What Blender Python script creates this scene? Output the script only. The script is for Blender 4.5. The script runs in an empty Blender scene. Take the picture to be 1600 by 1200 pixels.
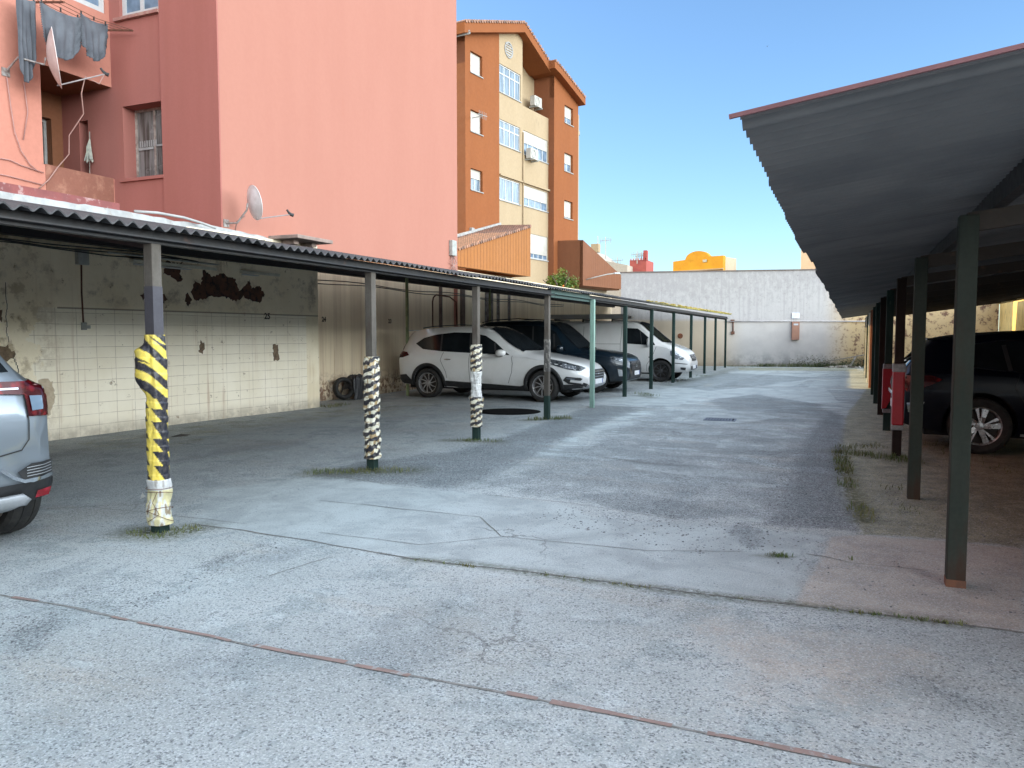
import bpy, bmesh, math, random
import numpy as np
from mathutils import Vector, Matrix, noise
from mathutils.bvhtree import BVHTree
from mathutils.geometry import delaunay_2d_cdt
random.seed(7)
R = math.radians
scene = bpy.context.scene
COL = scene.collection

# ------------------------------------------------------------------ helpers
def link(o, parent=None):
    COL.objects.link(o)
    if parent is not None:
        o.parent = parent
    return o

def tag(o, label=None, cat=None, group=None, kind=None):
    if label: o['label'] = label
    if cat: o['category'] = cat
    if group: o['group'] = group
    if kind: o['kind'] = kind
    return o

def thing(name, label, cat, loc=(0, 0, 0), rz=0.0, group=None):
    o = bpy.data.objects.new(name, None)
    o.empty_display_size = 0.3
    link(o)
    o.location = loc
    o.rotation_euler = (0, 0, rz)
    return tag(o, label, cat, group)

class MB:
    """collects geometry of ONE mesh object"""
    def __init__(self):
        self.v = []; self.f = []; self.m = []; self.cur = 0; self.col = None
    def add(self, vs, fs):
        b = len(self.v)
        self.v.extend([tuple(p) for p in vs])
        for f in fs:
            self.f.append(tuple(i + b for i in f)); self.m.append(self.cur)
        return self
    def box(self, a, b, M=None):
        x0, y0, z0 = a; x1, y1, z1 = b
        vs = [(x0,y0,z0),(x1,y0,z0),(x1,y1,z0),(x0,y1,z0),(x0,y0,z1),(x1,y0,z1),(x1,y1,z1),(x0,y1,z1)]
        if M is not None: vs = [M @ Vector(p) for p in vs]
        return self.add(vs, [(3,2,1,0),(4,5,6,7),(0,1,5,4),(1,2,6,5),(2,3,7,6),(3,0,4,7)])
    def bar(self, p, q, w, h=None, up=(0,0,1)):
        h = h or w
        p = Vector(p); q = Vector(q); d = (q-p)
        L = d.length; d.normalize()
        u = Vector(up)
        if abs(d.dot(u)) > .99: u = Vector((0,1,0))
        s = d.cross(u).normalized(); u = s.cross(d)
        M = Matrix(((s.x,d.x,u.x,p.x),(s.y,d.y,u.y,p.y),(s.z,d.z,u.z,p.z),(0,0,0,1)))
        return self.box((-w/2,0,-h/2),(w/2,L,h/2),M)
    def tube(self, pts, r, n=8, cap=True):
        pts = [Vector(p) for p in pts]
        rings = []
        prev = None
        for i, p in enumerate(pts):
            d = (pts[min(i+1,len(pts)-1)] - pts[max(i-1,0)]).normalized()
            if prev is None:
                a = Vector((0,0,1)) if abs(d.z) < .9 else Vector((1,0,0))
                s = d.cross(a).normalized()
            else:
                s = (prev - d*prev.dot(d)).normalized()
            prev = s
            t = d.cross(s)
            rr = r[i] if isinstance(r, (list, tuple)) else r
            rings.append([p + (s*math.cos(2*math.pi*k/n) + t*math.sin(2*math.pi*k/n))*rr for k in range(n)])
        b = [v for ring in rings for v in ring]
        fs = []
        for i in range(len(rings)-1):
            for k in range(n):
                fs.append((i*n+k, i*n+(k+1)%n, (i+1)*n+(k+1)%n, (i+1)*n+k))
        if cap:
            fs.append(tuple(range(n-1,-1,-1))); fs.append(tuple((len(rings)-1)*n+k for k in range(n)))
        return self.add(b, fs)
    def lathe(self, prof, n=32, M=None, closed=False):
        """prof: (r,h) list, spun round local z"""
        vs = []; fs = []
        for r, h in prof:
            for k in range(n):
                a = 2*math.pi*k/n
                vs.append(Vector((r*math.cos(a), r*math.sin(a), h)))
        m = len(prof)
        for i in range(m if closed else m-1):
            j = (i+1) % m
            for k in range(n):
                fs.append((i*n+k, i*n+(k+1)%n, j*n+(k+1)%n, j*n+k))
        if M is not None: vs = [M @ v for v in vs]
        return self.add(vs, fs)
    def prism(self, poly, z0, z1, M=None):
        """poly (x,y) CCW extruded in z"""
        n = len(poly)
        vs = [Vector((x,y,z0)) for x,y in poly] + [Vector((x,y,z1)) for x,y in poly]
        if M is not None: vs = [M @ v for v in vs]
        return self.add(vs, [tuple(range(n-1,-1,-1)), tuple(range(n,2*n))] +
                        [(i,(i+1)%n,n+(i+1)%n,n+i) for i in range(n)])
    def build(self, name, mat, parent=None, smooth=False, bevel=0):
        me = bpy.data.meshes.new(name)
        me.from_pydata(self.v, [], self.f)
        mats = mat if isinstance(mat, (list, tuple)) else [mat]
        for m in mats: me.materials.append(m)
        if len(mats) > 1: me.polygons.foreach_set('material_index', self.m)
        if smooth:
            me.polygons.foreach_set('use_smooth', [True]*len(me.polygons))
        me.update()
        o = bpy.data.objects.new(name, me)
        link(o, parent)
        if bevel:
            b = o.modifiers.new('bevel', 'BEVEL'); b.width = bevel; b.segments = 2; b.limit_method = 'ANGLE'
        return o

def smooth_by_angle(o, ang=40):
    me = o.data
    bm = bmesh.new(); bm.from_mesh(me)
    for f in bm.faces: f.smooth = True
    for e in bm.edges:
        e.smooth = not (len(e.link_faces) == 2 and e.calc_face_angle(0) > R(ang))
    bm.to_mesh(me); bm.free()
    return o

def frameM(O, ex, ey, ez=None):
    ex = Vector(ex).normalized(); ey = Vector(ey).normalized()
    ez = Vector(ez).normalized() if ez is not None else ex.cross(ey)
    return Matrix(((ex.x,ey.x,ez.x,O[0]),(ex.y,ey.y,ez.y,O[1]),(ex.z,ey.z,ez.z,O[2]),(0,0,0,1)))

# ------------------------------------------------------------------ materials
class NT:
    def __init__(self, nt): self.nt = nt
    def n(self, typ, **kw):
        nd = self.nt.nodes.new(typ)
        for k, v in kw.items():
            if k.startswith('_'): setattr(nd, k[1:], v)
            else:
                key = k.replace('__', ' ')
                try: s = nd.inputs[key]
                except Exception: s = nd.inputs[int(k[1:])] if k[0] == 'i' and k[1:].isdigit() else None
                if isinstance(v, bpy.types.NodeSocket): self.nt.links.new(v, s)
                else: s.default_value = v
        return nd
    def math(self, op, a, b=None, c=None, clamp=False):
        nd = self.nt.nodes.new('ShaderNodeMath'); nd.operation = op; nd.use_clamp = clamp
        for i, v in enumerate((a, b, c)):
            if v is None: continue
            if isinstance(v, bpy.types.NodeSocket): self.nt.links.new(v, nd.inputs[i])
            else: nd.inputs[i].default_value = v
        return nd.outputs[0]
    def mix(self, f, a, b, blend='MIX'):
        nd = self.nt.nodes.new('ShaderNodeMix'); nd.data_type = 'RGBA'; nd.blend_type = blend
        for s, v in ((nd.inputs[0], f), (nd.inputs[6], a), (nd.inputs[7], b)):
            if isinstance(v, bpy.types.NodeSocket): self.nt.links.new(v, s)
            elif isinstance(v, (tuple, list)): s.default_value = tuple(v[:3]) + (1,)
            else: s.default_value = v
        return nd.outputs[2]
    def ramp(self, f, lo, hi, out=(0, 1)):
        nd = self.nt.nodes.new('ShaderNodeMapRange'); nd.interpolation_type = 'SMOOTHSTEP'
        self.nt.links.new(f, nd.inputs[0])
        nd.inputs[1].default_value = lo; nd.inputs[2].default_value = hi
        nd.inputs[3].default_value = out[0]; nd.inputs[4].default_value = out[1]
        return nd.outputs[0]
    def noise(self, vec, scale, detail=3, rough=.55, dist=0):
        nd = self.n('ShaderNodeTexNoise', Scale=scale, Detail=detail, Roughness=rough, Distortion=dist)
        self.nt.links.new(vec, nd.inputs['Vector'])
        return nd.outputs[0]
    def scaled(self, vec, s):
        nd = self.nt.nodes.new('ShaderNodeMapping'); nd.inputs['Scale'].default_value = s
        self.nt.links.new(vec, nd.inputs['Vector'])
        return nd.outputs[0]

def newmat(name):
    m = bpy.data.materials.new(name); m.use_nodes = True
    nt = m.node_tree
    bsdf = nt.nodes['Principled BSDF']
    T = NT(nt)
    tc = nt.nodes.new('ShaderNodeTexCoord')
    return m, T, bsdf, tc

def bump(T, bsdf, h, strength=.3, dist=.01):
    b = T.n('ShaderNodeBump', Strength=strength, Distance=dist)
    T.nt.links.new(h, b.inputs['Height']); T.nt.links.new(b.outputs[0], bsdf.inputs['Normal'])

def mat(name, c, c2=None, rough=.7, scale=6, metal=0, bumpy=0, bscale=60, stretch=(1,1,1), lo=.35, hi=.65,
        stain=None, sscale=3, slo=.55, shi=.7, spec=.5, coat=0, grain=.22):
    """base colour c, mottled towards c2, with optional stains"""
    m, T, b, tc = newmat(name)
    vec = tc.outputs['Object']
    c2 = c2 or tuple(x*.8 for x in c)
    v = T.scaled(vec, stretch)
    n1 = T.noise(v, scale, 5, .6)
    colr = T.mix(T.ramp(n1, lo, hi), c, c2)
    n3 = T.noise(vec, scale*9, 3, .6)
    colr = T.mix(T.ramp(n3, .3, .7, (0, grain)), colr, tuple(x*.6 for x in c))
    if stain:
        n2 = T.noise(v, sscale, 6, .65)
        colr = T.mix(T.ramp(n2, slo, shi), colr, stain)
    T.nt.links.new(colr, b.inputs['Base Color'])
    rn = T.noise(vec, scale*3, 3)
    T.nt.links.new(T.math('ADD', T.math('MULTIPLY', T.math('SUBTRACT', rn, .5), .25), rough, clamp=True), b.inputs['Roughness'])
    b.inputs['Metallic'].default_value = metal
    b.inputs['Specular IOR Level'].default_value = spec
    if coat:
        b.inputs['Coat Weight'].default_value = coat; b.inputs['Coat Roughness'].default_value = .05
    if bumpy: bump(T, b, T.noise(vec, bscale, 4, .6), bumpy, .01)
    return m

def carpaint(name, c, metal=0.0, dirt=.12, coat=1.0, spec=.5):
    m, T, b, tc = newmat(name)
    vec = tc.outputs['Object']
    n = T.noise(vec, 2.5, 5, .6)
    sep = T.n('ShaderNodeSeparateXYZ'); T.nt.links.new(vec, sep.inputs[0])
    low = T.ramp(sep.outputs[2], .75, .25)
    d = T.math('MULTIPLY', T.math('ADD', T.math('MULTIPLY', low, .9), .25), T.ramp(n, .35, .7, (0, 1)))
    d = T.math('MULTIPLY', d, dirt*2.5, clamp=True)
    colr = T.mix(d, c, (.30, .27, .23))
    T.nt.links.new(colr, b.inputs['Base Color'])
    b.inputs['Metallic'].default_value = metal
    b.inputs['Roughness'].default_value = .28
    b.inputs['Coat Weight'].default_value = coat; b.inputs['Coat Roughness'].default_value = .04; b.inputs['Specular IOR Level'].default_value = spec
    return m

MT = {}
MT['tyre'] = mat('tyre_rubber', (.012,.012,.013), (.03,.028,.026), rough=.75, scale=12)
MT['rim'] = mat('alloy', (.50,.50,.52), (.36,.35,.35), rough=.3, metal=.7, scale=14)
MT['rimdark'] = mat('dark_alloy', (.10,.10,.11), (.06,.06,.06), rough=.4, metal=.5)
MT['rimcut'] = mat('machined_alloy', (.75,.75,.77), (.6,.6,.62), rough=.25, metal=.6)
MT['black'] = mat('black_plastic', (.018,.019,.021), (.03,.03,.032), rough=.55, scale=10)
MT['void'] = mat('dark_interior', (.006,.006,.007), (.01,.01,.01), rough=.9)
MT['chrome'] = mat('chrome', (.75,.77,.8), (.6,.62,.65), rough=.12, metal=1)
MT['silverplastic'] = mat('silver_plastic', (.45,.47,.5), (.38,.4,.42), rough=.4, metal=.3)
MT['whiteplate'] = mat('plate_white', (.75,.76,.78), (.65,.66,.68), rough=.4, scale=20)
MT['plateblue'] = mat('plate_blue', (.02,.06,.35), rough=.4)

def glassmat(name, c=(.008,.010,.012), rough=.03):
    m, T, b, tc = newmat(name)
    n = T.noise(tc.outputs['Object'], 3, 3)
    T.nt.links.new(T.mix(T.ramp(n,.3,.7), c, tuple(x*1.8 for x in c)), b.inputs['Base Color'])
    b.inputs['Roughness'].default_value = rough
    b.inputs['Specular IOR Level'].default_value = .32
    return m
MT['glass'] = glassmat('tinted_car_glass')
MT['lamp'] = None
def lampmat(name, c, c2):
    m, T, b, tc = newmat(name)
    v = T.n('ShaderNodeTexVoronoi', Scale=14.0); T.nt.links.new(tc.outputs['Object'], v.inputs['Vector'])
    T.nt.links.new(T.mix(T.ramp(v.outputs[0], .1, .5), c, c2), b.inputs['Base Color'])
    b.inputs['Roughness'].default_value = .25; b.inputs['Coat Weight'].default_value = .25
    b.inputs['Metallic'].default_value = .3
    return m
MT['headlamp'] = lampmat('headlamp_glass', (.75,.80,.86), (.18,.2,.23))
MT['headlampdark'] = lampmat('headlamp_dark', (.02,.022,.026), (.09,.1,.11))
MT['taillamp'] = lampmat('tail_lamp_red', (.20,.006,.010), (.055,.002,.004))
MT['pinkrefl'] = lampmat('reflector_red', (.5,.03,.06), (.3,.02,.03))

# ------------------------------------------------------------------ camera
F_PX = 1200.0
CAM_H = 1.5
yaw = R(22.983); pitch = R(3.6714)
cam = bpy.data.cameras.new('camera'); camo = bpy.data.objects.new('camera', cam); link(camo)
cam.sensor_width = 36; cam.lens = F_PX/1600*36; cam.clip_end = 2000; cam.clip_start = .05
camo.location = (0, 0, CAM_H)
camo.rotation_euler = (math.pi/2 - pitch, 0, yaw)
scene.camera = camo
_f = np.array([-math.sin(yaw)*math.cos(pitch), math.cos(yaw)*math.cos(pitch), -math.sin(pitch)])
_r = np.array([math.cos(yaw), math.sin(yaw), 0]); _u = np.cross(_r, _f)
def gp(x, y, z=0.0):
    """survey helper: where a point measured on the photograph lies on the ground"""
    r = _f + _r*(x-800)/F_PX + _u*(600-y)/F_PX
    t = (z-CAM_H)/r[2]
    return (float(t*r[0]), float(t*r[1]))

# ------------------------------------------------------------------ light
SUN_EL = 26.0
sd = Vector((math.cos(R(SUN_EL))*.993, math.cos(R(SUN_EL))*.119, -math.sin(R(SUN_EL))))   # travel direction
sun = bpy.data.lights.new('sun', 'SUN'); suno = bpy.data.objects.new('sun', sun); link(suno)
sun.energy = 5.0; sun.angle = R(.5); sun.color = (1, .74, .31)
suno.rotation_euler = sd.to_track_quat('-Z', 'Y').to_euler()
suno.location = (-40, 20, 40)
w = bpy.data.worlds.new('World'); scene.world = w; w.use_nodes = True
wt = NT(w.node_tree)
bg = w.node_tree.nodes['Background']
sky = w.node_tree.nodes.new('ShaderNodeTexSky'); sky.sky_type = 'NISHITA'; sky.sun_disc = False
sky.sun_elevation = R(SUN_EL); sky.sun_rotation = R(263); sky.altitude = 20; sky.air_density = 1.0; sky.dust_density = .6; sky.ozone_density = 1.0
SKY_S = .15
GLOW = 17.0
ZEN = 8.5
# added fill glow low in the unseen sky, right of and behind the camera
tcw = w.node_tree.nodes.new('ShaderNodeTexCoord')
dv = w.node_tree.nodes.new('ShaderNodeVectorMath'); dv.operation = 'DOT_PRODUCT'
w.node_tree.links.new(tcw.outputs['Generated'], dv.inputs[0])
dv.inputs[1].default_value = Vector((.98, -.20, 0)).normalized()
spw = w.node_tree.nodes.new('ShaderNodeSeparateXYZ'); w.node_tree.links.new(tcw.outputs['Generated'], spw.inputs[0])
mask = wt.math('MULTIPLY', wt.ramp(dv.outputs['Value'], .20, .92), wt.math('MULTIPLY', wt.ramp(spw.outputs[2], .0, .10), wt.math('ADD', wt.ramp(spw.outputs[2], 1.2, .3), wt.ramp(spw.outputs[2], .42, .12, (0, 2.4)))))
cl = wt.math('MULTIPLY', mask, GLOW)
veil = w.node_tree.nodes.new('ShaderNodeVectorMath'); veil.operation = 'SCALE'  # added low fill glow
veil.inputs[0].default_value = (.95, .99, .96); w.node_tree.links.new(cl, veil.inputs['Scale'])
top_fill = w.node_tree.nodes.new('ShaderNodeVectorMath'); top_fill.operation = 'SCALE'      # added fill glow overhead, out of view
top_fill.inputs[0].default_value = (.90, 1.0, 1.02)
w.node_tree.links.new(wt.math('MULTIPLY', wt.ramp(spw.outputs[2], .48, .85), ZEN), top_fill.inputs['Scale'])
fill_sum = w.node_tree.nodes.new('ShaderNodeVectorMath'); fill_sum.operation = 'ADD'
w.node_tree.links.new(veil.outputs[0], fill_sum.inputs[0]); w.node_tree.links.new(top_fill.outputs[0], fill_sum.inputs[1])
addn = w.node_tree.nodes.new('ShaderNodeVectorMath'); addn.operation = 'ADD'
tint = w.node_tree.nodes.new('ShaderNodeVectorMath'); tint.operation = 'MULTIPLY'
tint.inputs[1].default_value = (.74, .95, 1.13); w.node_tree.links.new(sky.outputs[0], tint.inputs[0])
w.node_tree.links.new(tint.outputs[0], addn.inputs[0]); w.node_tree.links.new(fill_sum.outputs[0], addn.inputs[1])
w.node_tree.links.new(addn.outputs[0], bg.inputs['Color'])
bg.inputs['Strength'].default_value = SKY_S
scene.view_settings.view_transform = 'Standard'; scene.view_settings.look = 'None'
scene.view_settings.exposure = 0.7; scene.view_settings.gamma = 1.0
try:
    scene.cycles.use_denoising = True
    scene.cycles.sample_clamp_indirect = 6
except Exception: pass
# ------------------------------------------------------------------ ground
def inpoly(px, py, poly):
    res = np.zeros(px.shape, bool)
    n = len(poly); j = n-1
    for i in range(n):
        xi, yi = poly[i]; xj, yj = poly[j]
        c = ((yi > py) != (yj > py)) & (px < (xj-xi)*(py-yi)/(yj-yi+1e-12)+xi)
        res ^= c; j = i
    return res
def segdist(px, py, a, b):
    ax, ay = a; bx, by = b
    dx, dy = bx-ax, by-ay
    t = np.clip(((px-ax)*dx+(py-ay)*dy)/(dx*dx+dy*dy+1e-12), 0, 1)
    return np.hypot(px-ax-t*dx, py-ay-t*dy)
def polymask(px, py, pts, soft):
    poly = [gp(*p) for p in pts]
    ins = inpoly(px, py, poly)
    d = np.full(px.shape, 1e9)
    for i in range(len(poly)):
        d = np.minimum(d, segdist(px, py, poly[i], poly[(i+1) % len(poly)]))
    sdist = np.where(ins, d, -d)
    return np.clip(sdist/(2*soft)+.5, 0, 1)
def worldmask(px, py, poly, soft):
    ins = inpoly(px, py, poly)
    d = np.full(px.shape, 1e9)
    for i in range(len(poly)):
        d = np.minimum(d, segdist(px, py, poly[i], poly[(i+1) % len(poly)]))
    return np.clip(np.where(ins, d, -d)/(2*soft)+.5, 0, 1)

XS = np.concatenate([np.arange(-12.5, -5.5, .16), np.arange(-5.5, 3.0, .07), np.arange(3.0, 7.6, .16)])
YS = np.concatenate([np.arange(-4, 1.4, .25), np.arange(1.4, 16, .07), np.arange(16, 42, .14)])
GX, GY = np.meshgrid(XS, YS)
nx, ny = len(XS), len(YS)
verts = np.stack([GX.ravel(), GY.ravel(), np.zeros(nx*ny)], 1)
px, py = verts[:,0], verts[:,1]
# wear on the pavement, each patch where it lies on the lot
asph = np.zeros(nx*ny)
for pts, soft, k in [
    ([(465,745),(560,722),(640,712),(700,705),(760,690),(860,655),(930,632),(1010,636),(960,655),(900,680),(820,722),(760,752),(690,765),(600,757)], .25, .95),
    ([(690,764),(900,690),(1010,636),(1100,640),(1250,622),(1320,640),(1325,700),(1340,830),(1200,822),(1050,815),(940,800),(860,785)], .4, .60),
    ([(1250,690),(1290,640),(1322,650),(1322,700),(1312,760),(1345,832),(1190,820),(1225,760)], .12, 1.0),
    ([(0,985),(60,965),(100,955),(120,965),(100,990),(60,1020),(0,1060)], .09, .62),
    ([(165,955),(260,915),(270,900),(250,925),(205,960)], .08, .6),
    ([(290,890),(330,868),(420,842),(430,850),(380,872),(330,895)], .08, .6),
    ([(1128,822),(1165,812),(1200,830),(1195,860),(1150,862)], .10, .7),
    ([(1330,1015),(1400,1030),(1500,1065),(1600,1095),(1600,1130),(1480,1110),(1380,1075)], .12, .5),
    ([(1340,985),(1600,1000),(1600,1200),(1380,1150)], .25, .35),
    ([(880,768),(1010,770),(1120,790),(1170,812),(1040,812),(940,795)], .12, .75),
    ([(1010,600),(1130,582),(1290,590),(1200,603),(1110,612)], .3, .68),
    ([(1100,625),(1180,615),(1290,632),(1300,650),(1130,642)], .2, .8)]:
    asph = np.maximum(asph, polymask(px, py, pts, soft)*k)
light = np.zeros(nx*ny)
for pts, soft, k in [
    ([(330,765),(500,742),(690,766),(880,786),(930,808),(1050,818),(1200,826),(1290,838),(1240,940),(1060,920),(640,872),(300,818)], .12, .85),
    ([(985,614),(1050,606),(1290,607),(1310,628),(1180,622),(1000,622)], .10, 1.0),
    ([(905,625),(1060,612),(1180,575),(1230,576),(1120,603),(1060,635),(1000,632)], .15, .8),
    ([(1190,588),(1290,583),(1240,604),(1170,602)], .15, .9),
    ([(1270,596),(1330,590),(1330,604),(1262,606)], .12, .9),
    ([(1000,642),(1080,640),(1160,642),(1225,652),(1120,665),(1030,658)], .1, .95),
    ([(1186,676),(1210,671),(1245,676),(1246,684),(1215,687),(1190,683)], .03, 1.0),
    ([(985,722),(1060,728),(1220,740),(1215,752),(1060,742),(990,734)], .06, .7),
    ([(1040,590),(1130,584),(1180,574),(1120,600),(1050,606)], .15, .7),
    ([(900,668),(1000,656),(1010,662),(930,676)], .1, .7), ([(1120,690),(1240,694),(1230,706),(1110,700)], .1, .65)]:
    light = np.maximum(light, polymask(px, py, pts, soft)*k)
dirt = np.zeros(nx*ny)
for pts, soft, k in [
    ([(1312,690),(1322,650),(1345,620),(1360,600),(1600,600),(1600,856),(1480,843),(1346,835),(1322,770)], .15, 1.0),
    ([(90,690),(300,662),(500,640),(700,620),(720,632),(560,650),(400,672),(300,700),(90,712)], .3, .45),
    ([(1150,574),(1345,574),(1345,580),(1150,579)], .2, .6)]:
    dirt = np.maximum(dirt, polymask(px, py, pts, soft)*k)
dirt = np.maximum(dirt, worldmask(px, py, [(1.0,6.6),(7.6,6.6),(7.6,42),(1.0,42)], .25)*.85)
pinkc = polymask(px, py, [(1240,944),(1300,838),(1345,836),(1480,846),(1600,858),(1600,986),(1500,976)], .1)*.95
pinkc = np.maximum(pinkc, polymask(px, py, [(930,905),(1240,945),(1600,990),(1600,1200),(980,1200),(1010,1040)], .5)*.52)
oil_shade = np.zeros(nx*ny)
for pts, soft, k in [
    ([(1385,1038),(1440,1050),(1500,1078),(1530,1105),(1480,1112),(1400,1070)], .10, .4),
    ([(560,780),(700,770),(640,800),(560,805)], .2, .15),
    ([(720,612),(860,620),(980,600),(1000,612),(870,640),(740,636)], .4, .35),
    ([(90,700),(230,690),(470,665),(480,700),(300,720),(90,740)], .5, .25),
    ([(980,722),(1000,712),(1060,716),(1090,728),(1020,728)], .08, .55)]:
    oil_shade = np.maximum(oil_shade, polymask(px, py, pts, soft)*k)
oil_shade = np.maximum(oil_shade, worldmask(px, py, [(-12.5,-4),(-5.3,-4),(-5.3,42),(-12.5,42)], .6)*.10)  # smooth grey bay floor, partly under-roof shade put into the colour
moss = np.zeros(nx*ny)
def mossline(pts, wd, k):
    global moss
    P = [gp(*p) for p in pts]
    for a, b in zip(P, P[1:]):
        moss = np.maximum(moss, np.clip(1-segdist(px, py, a, b)/wd, 0, 1)*k)
mossline([(640,873),(740,882),(940,910),(1066,925),(1235,943),(1510,976)], .09, .8)
mossline([(1195,868),(1232,869)], .07, 1)
mossline([(1312,700),(1325,760),(1345,800),(1352,815)], .16, .9)
mossline([(1318,705),(1400,715),(1420,722)], .35, .7)
mossline([(500,738),(570,737),(640,735)], .35, .8)
mossline([(700,688),(744,690),(780,690)], .22, .7)
mossline([(215,830),(255,836),(300,826)], .28, .9)
mossline([(825,656),(880,654)], .25, .8)
mossline([(1000,618),(1020,622)], .25, .6)
mossline([(1040,604),(1100,590),(1150,575)], .4, .4)
faces = []
idx = np.arange(nx*ny).reshape(ny, nx)
quads = np.stack([idx[:-1,:-1], idx[:-1,1:], idx[1:,1:], idx[1:,:-1]], -1).reshape(-1, 4)
# gentle unevenness of the old paving
hh = np.zeros(nx*ny)
for i in range(nx*ny):
    if py[i] < 24: hh[i] = noise.noise(Vector((px[i]*.45, py[i]*.45, 0)))*.008
verts[:,2] = hh - .002*0
me = bpy.data.meshes.new('pavement')
me.vertices.add(nx*ny); me.vertices.foreach_set('co', verts.ravel())
me.loops.add(len(quads)*4); me.loops.foreach_set('vertex_index', quads.ravel())
me.polygons.add(len(quads)); me.polygons.foreach_set('loop_start', np.arange(len(quads))*4)
me.polygons.foreach_set('loop_total', np.full(len(quads), 4)); me.update()
me.polygons.foreach_set('use_smooth', [True]*len(quads))
for nm, arr in (('asph', asph), ('lightc', light), ('dirt', dirt), ('pinkc', pinkc), ('oil_shade', oil_shade), ('moss', moss)):
    at = me.attributes.new(nm, 'FLOAT', 'POINT'); at.data.foreach_set('value', arr.astype(np.float32))
pave = bpy.data.objects.new('pavement', me); link(pave); tag(pave, kind='structure')

def pavement_mat():
    m, T, b, tc = newmat('worn_pavement')
    V = tc.outputs['Object']
    def A(n):
        a = T.nt.nodes.new('ShaderNodeAttribute'); a.attribute_name = n; return a.outputs['Fac']
    big = T.noise(V, .55, 5, .6); med = T.noise(V, 2.6, 6, .65); fine = T.noise(V, 22, 5, .7); grit = T.noise(V, 95, 4, .75)
    vor = T.n('ShaderNodeTexVoronoi', Scale=135.0); T.nt.links.new(V, vor.inputs['Vector'])
    vor2 = T.n('ShaderNodeTexVoronoi', Scale=85.0); T.nt.links.new(V, vor2.inputs['Vector'])
    sepc = T.n('ShaderNodeSeparateColor'); T.nt.links.new(vor.outputs['Color'], sepc.inputs[0])
    sepd = T.n('ShaderNodeSeparateColor'); T.nt.links.new(vor2.outputs['Color'], sepd.inputs[0])
    def thr(a, amt=.55, w=.22):
        x = T.math('ADD', a, T.math('MULTIPLY', T.math('SUBTRACT', T.math('ADD', T.math('MULTIPLY', med, .6), T.math('MULTIPLY', fine, .4)), .5), amt*2.2))
        return T.ramp(x, .5-w, .5+w)
    # exposed-aggregate concrete, bleached and patchy
    c = T.mix(T.ramp(big, .3, .7), (.475,.503,.503), (.605,.632,.635))
    patch = T.noise(V, 2.3, 8, .62, .5)
    c = T.mix(T.ramp(patch, .54, .60, (0,.42)), c, (.33,.385,.395))
    c = T.mix(T.ramp(T.noise(V, 4.5, 8, .65), .56, .62, (0,.45)), c, (.63,.68,.70))
    c = T.mix(T.ramp(T.noise(T.scaled(V,(1,.45,1)), 1.2, 7, .62), .55, .64, (0,.38)), c, (.28,.31,.33))
    c = T.mix(T.ramp(T.noise(V, .75, 5, .6), .5, .72, (0,.5)), c, (.50,.475,.43))
    am = A('asph'); om = A('oil_shade')
    sy = T.n('ShaderNodeSeparateXYZ'); T.nt.links.new(V, sy.inputs[0])
    lane = T.math('MULTIPLY', T.ramp(sy.outputs[1], 6.5, 9.5), T.ramp(sy.outputs[0], -5.2, -4.2))
    p2 = T.noise(T.scaled(V, (.5,1.0,1)), 1.3, 7, .58, .6)
    c = T.mix(T.math('MULTIPLY', lane, T.ramp(p2, .50, .53, (0,.55))), c, (.33,.365,.375))
    c = T.mix(T.math('MULTIPLY', lane, T.ramp(T.noise(T.scaled(V, (.45,1.0,1)), 1.7, 7, .6, .5), .55, .58, (0,.75))), c, (.64,.705,.72))
    c = T.mix(T.math('MULTIPLY', lane, T.ramp(T.noise(T.scaled(V, (.3,1.5,1)), 3.0, 6, .6, .8), .60, .63, (0,.5))), c, (.24,.235,.22))
    c = T.mix(T.ramp(T.noise(V, .32, 6, .65), .45, .60, (0,.30)), c, (.33,.36,.365))
    c = T.mix(T.ramp(T.noise(T.scaled(V,(.5,1.6,1)), 1.0, 6, .7), .55, .66, (0,.35)), c, (.50,.46,.41))
    lm = thr(A('lightc'), .5, .10)
    c = T.mix(T.math('MULTIPLY', lm, .85), c, T.mix(T.ramp(patch,.35,.65), (.585,.63,.64), (.47,.505,.515)))
    pm = thr(A('pinkc'), .3, .12)
    c = T.mix(T.math('MULTIPLY', pm, .85), c, T.mix(T.ramp(T.noise(V,4,7,.7),.35,.65), (.60,.545,.495), (.47,.44,.41)))
    omx = T.math('MULTIPLY', om, T.ramp(patch, .25, .7, (.5,1)))
    c = T.mix(omx, c, (.19,.205,.215))
    dm = thr(A('dirt'), .5, .14)
    c = T.mix(T.math('MULTIPLY', dm, .92), c, T.mix(T.ramp(T.noise(V,3.5,8,.78),.4,.6), (.45,.44,.325), (.29,.285,.21)))
    # dark chips of the asphalt showing through
    tam = thr(am, .8, .16)
    edge = T.math('MULTIPLY', T.ramp(T.noise(V, 1.1, 8, .75), .52, .58), .14)
    dens = T.math('ADD', T.math('MULTIPLY', tam, T.math('ADD', T.math('MULTIPLY', am, .78), -.08)), T.math('ADD', edge, .09))
    dens = T.math('SUBTRACT', dens, T.math('MULTIPLY', T.math('MAXIMUM', lm, pm), .20))
    chip = T.math('LESS_THAN', sepc.outputs[0], dens)
    chip2 = T.math('LESS_THAN', sepd.outputs[0], T.math('MULTIPLY', dens, .5))
    vor3 = T.n('ShaderNodeTexVoronoi', Scale=38.0); T.nt.links.new(V, vor3.inputs['Vector'])
    sepe = T.n('ShaderNodeSeparateColor'); T.nt.links.new(vor3.outputs['Color'], sepe.inputs[0])
    pit = T.math('MULTIPLY', T.math('LESS_THAN', sepe.outputs[0], .16), T.math('LESS_THAN', vor3.outputs['Distance'], .30))
    c = T.mix(T.math('MULTIPLY', tam, T.math('MULTIPLY', am, .30)), c, (.21,.235,.25))
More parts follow.
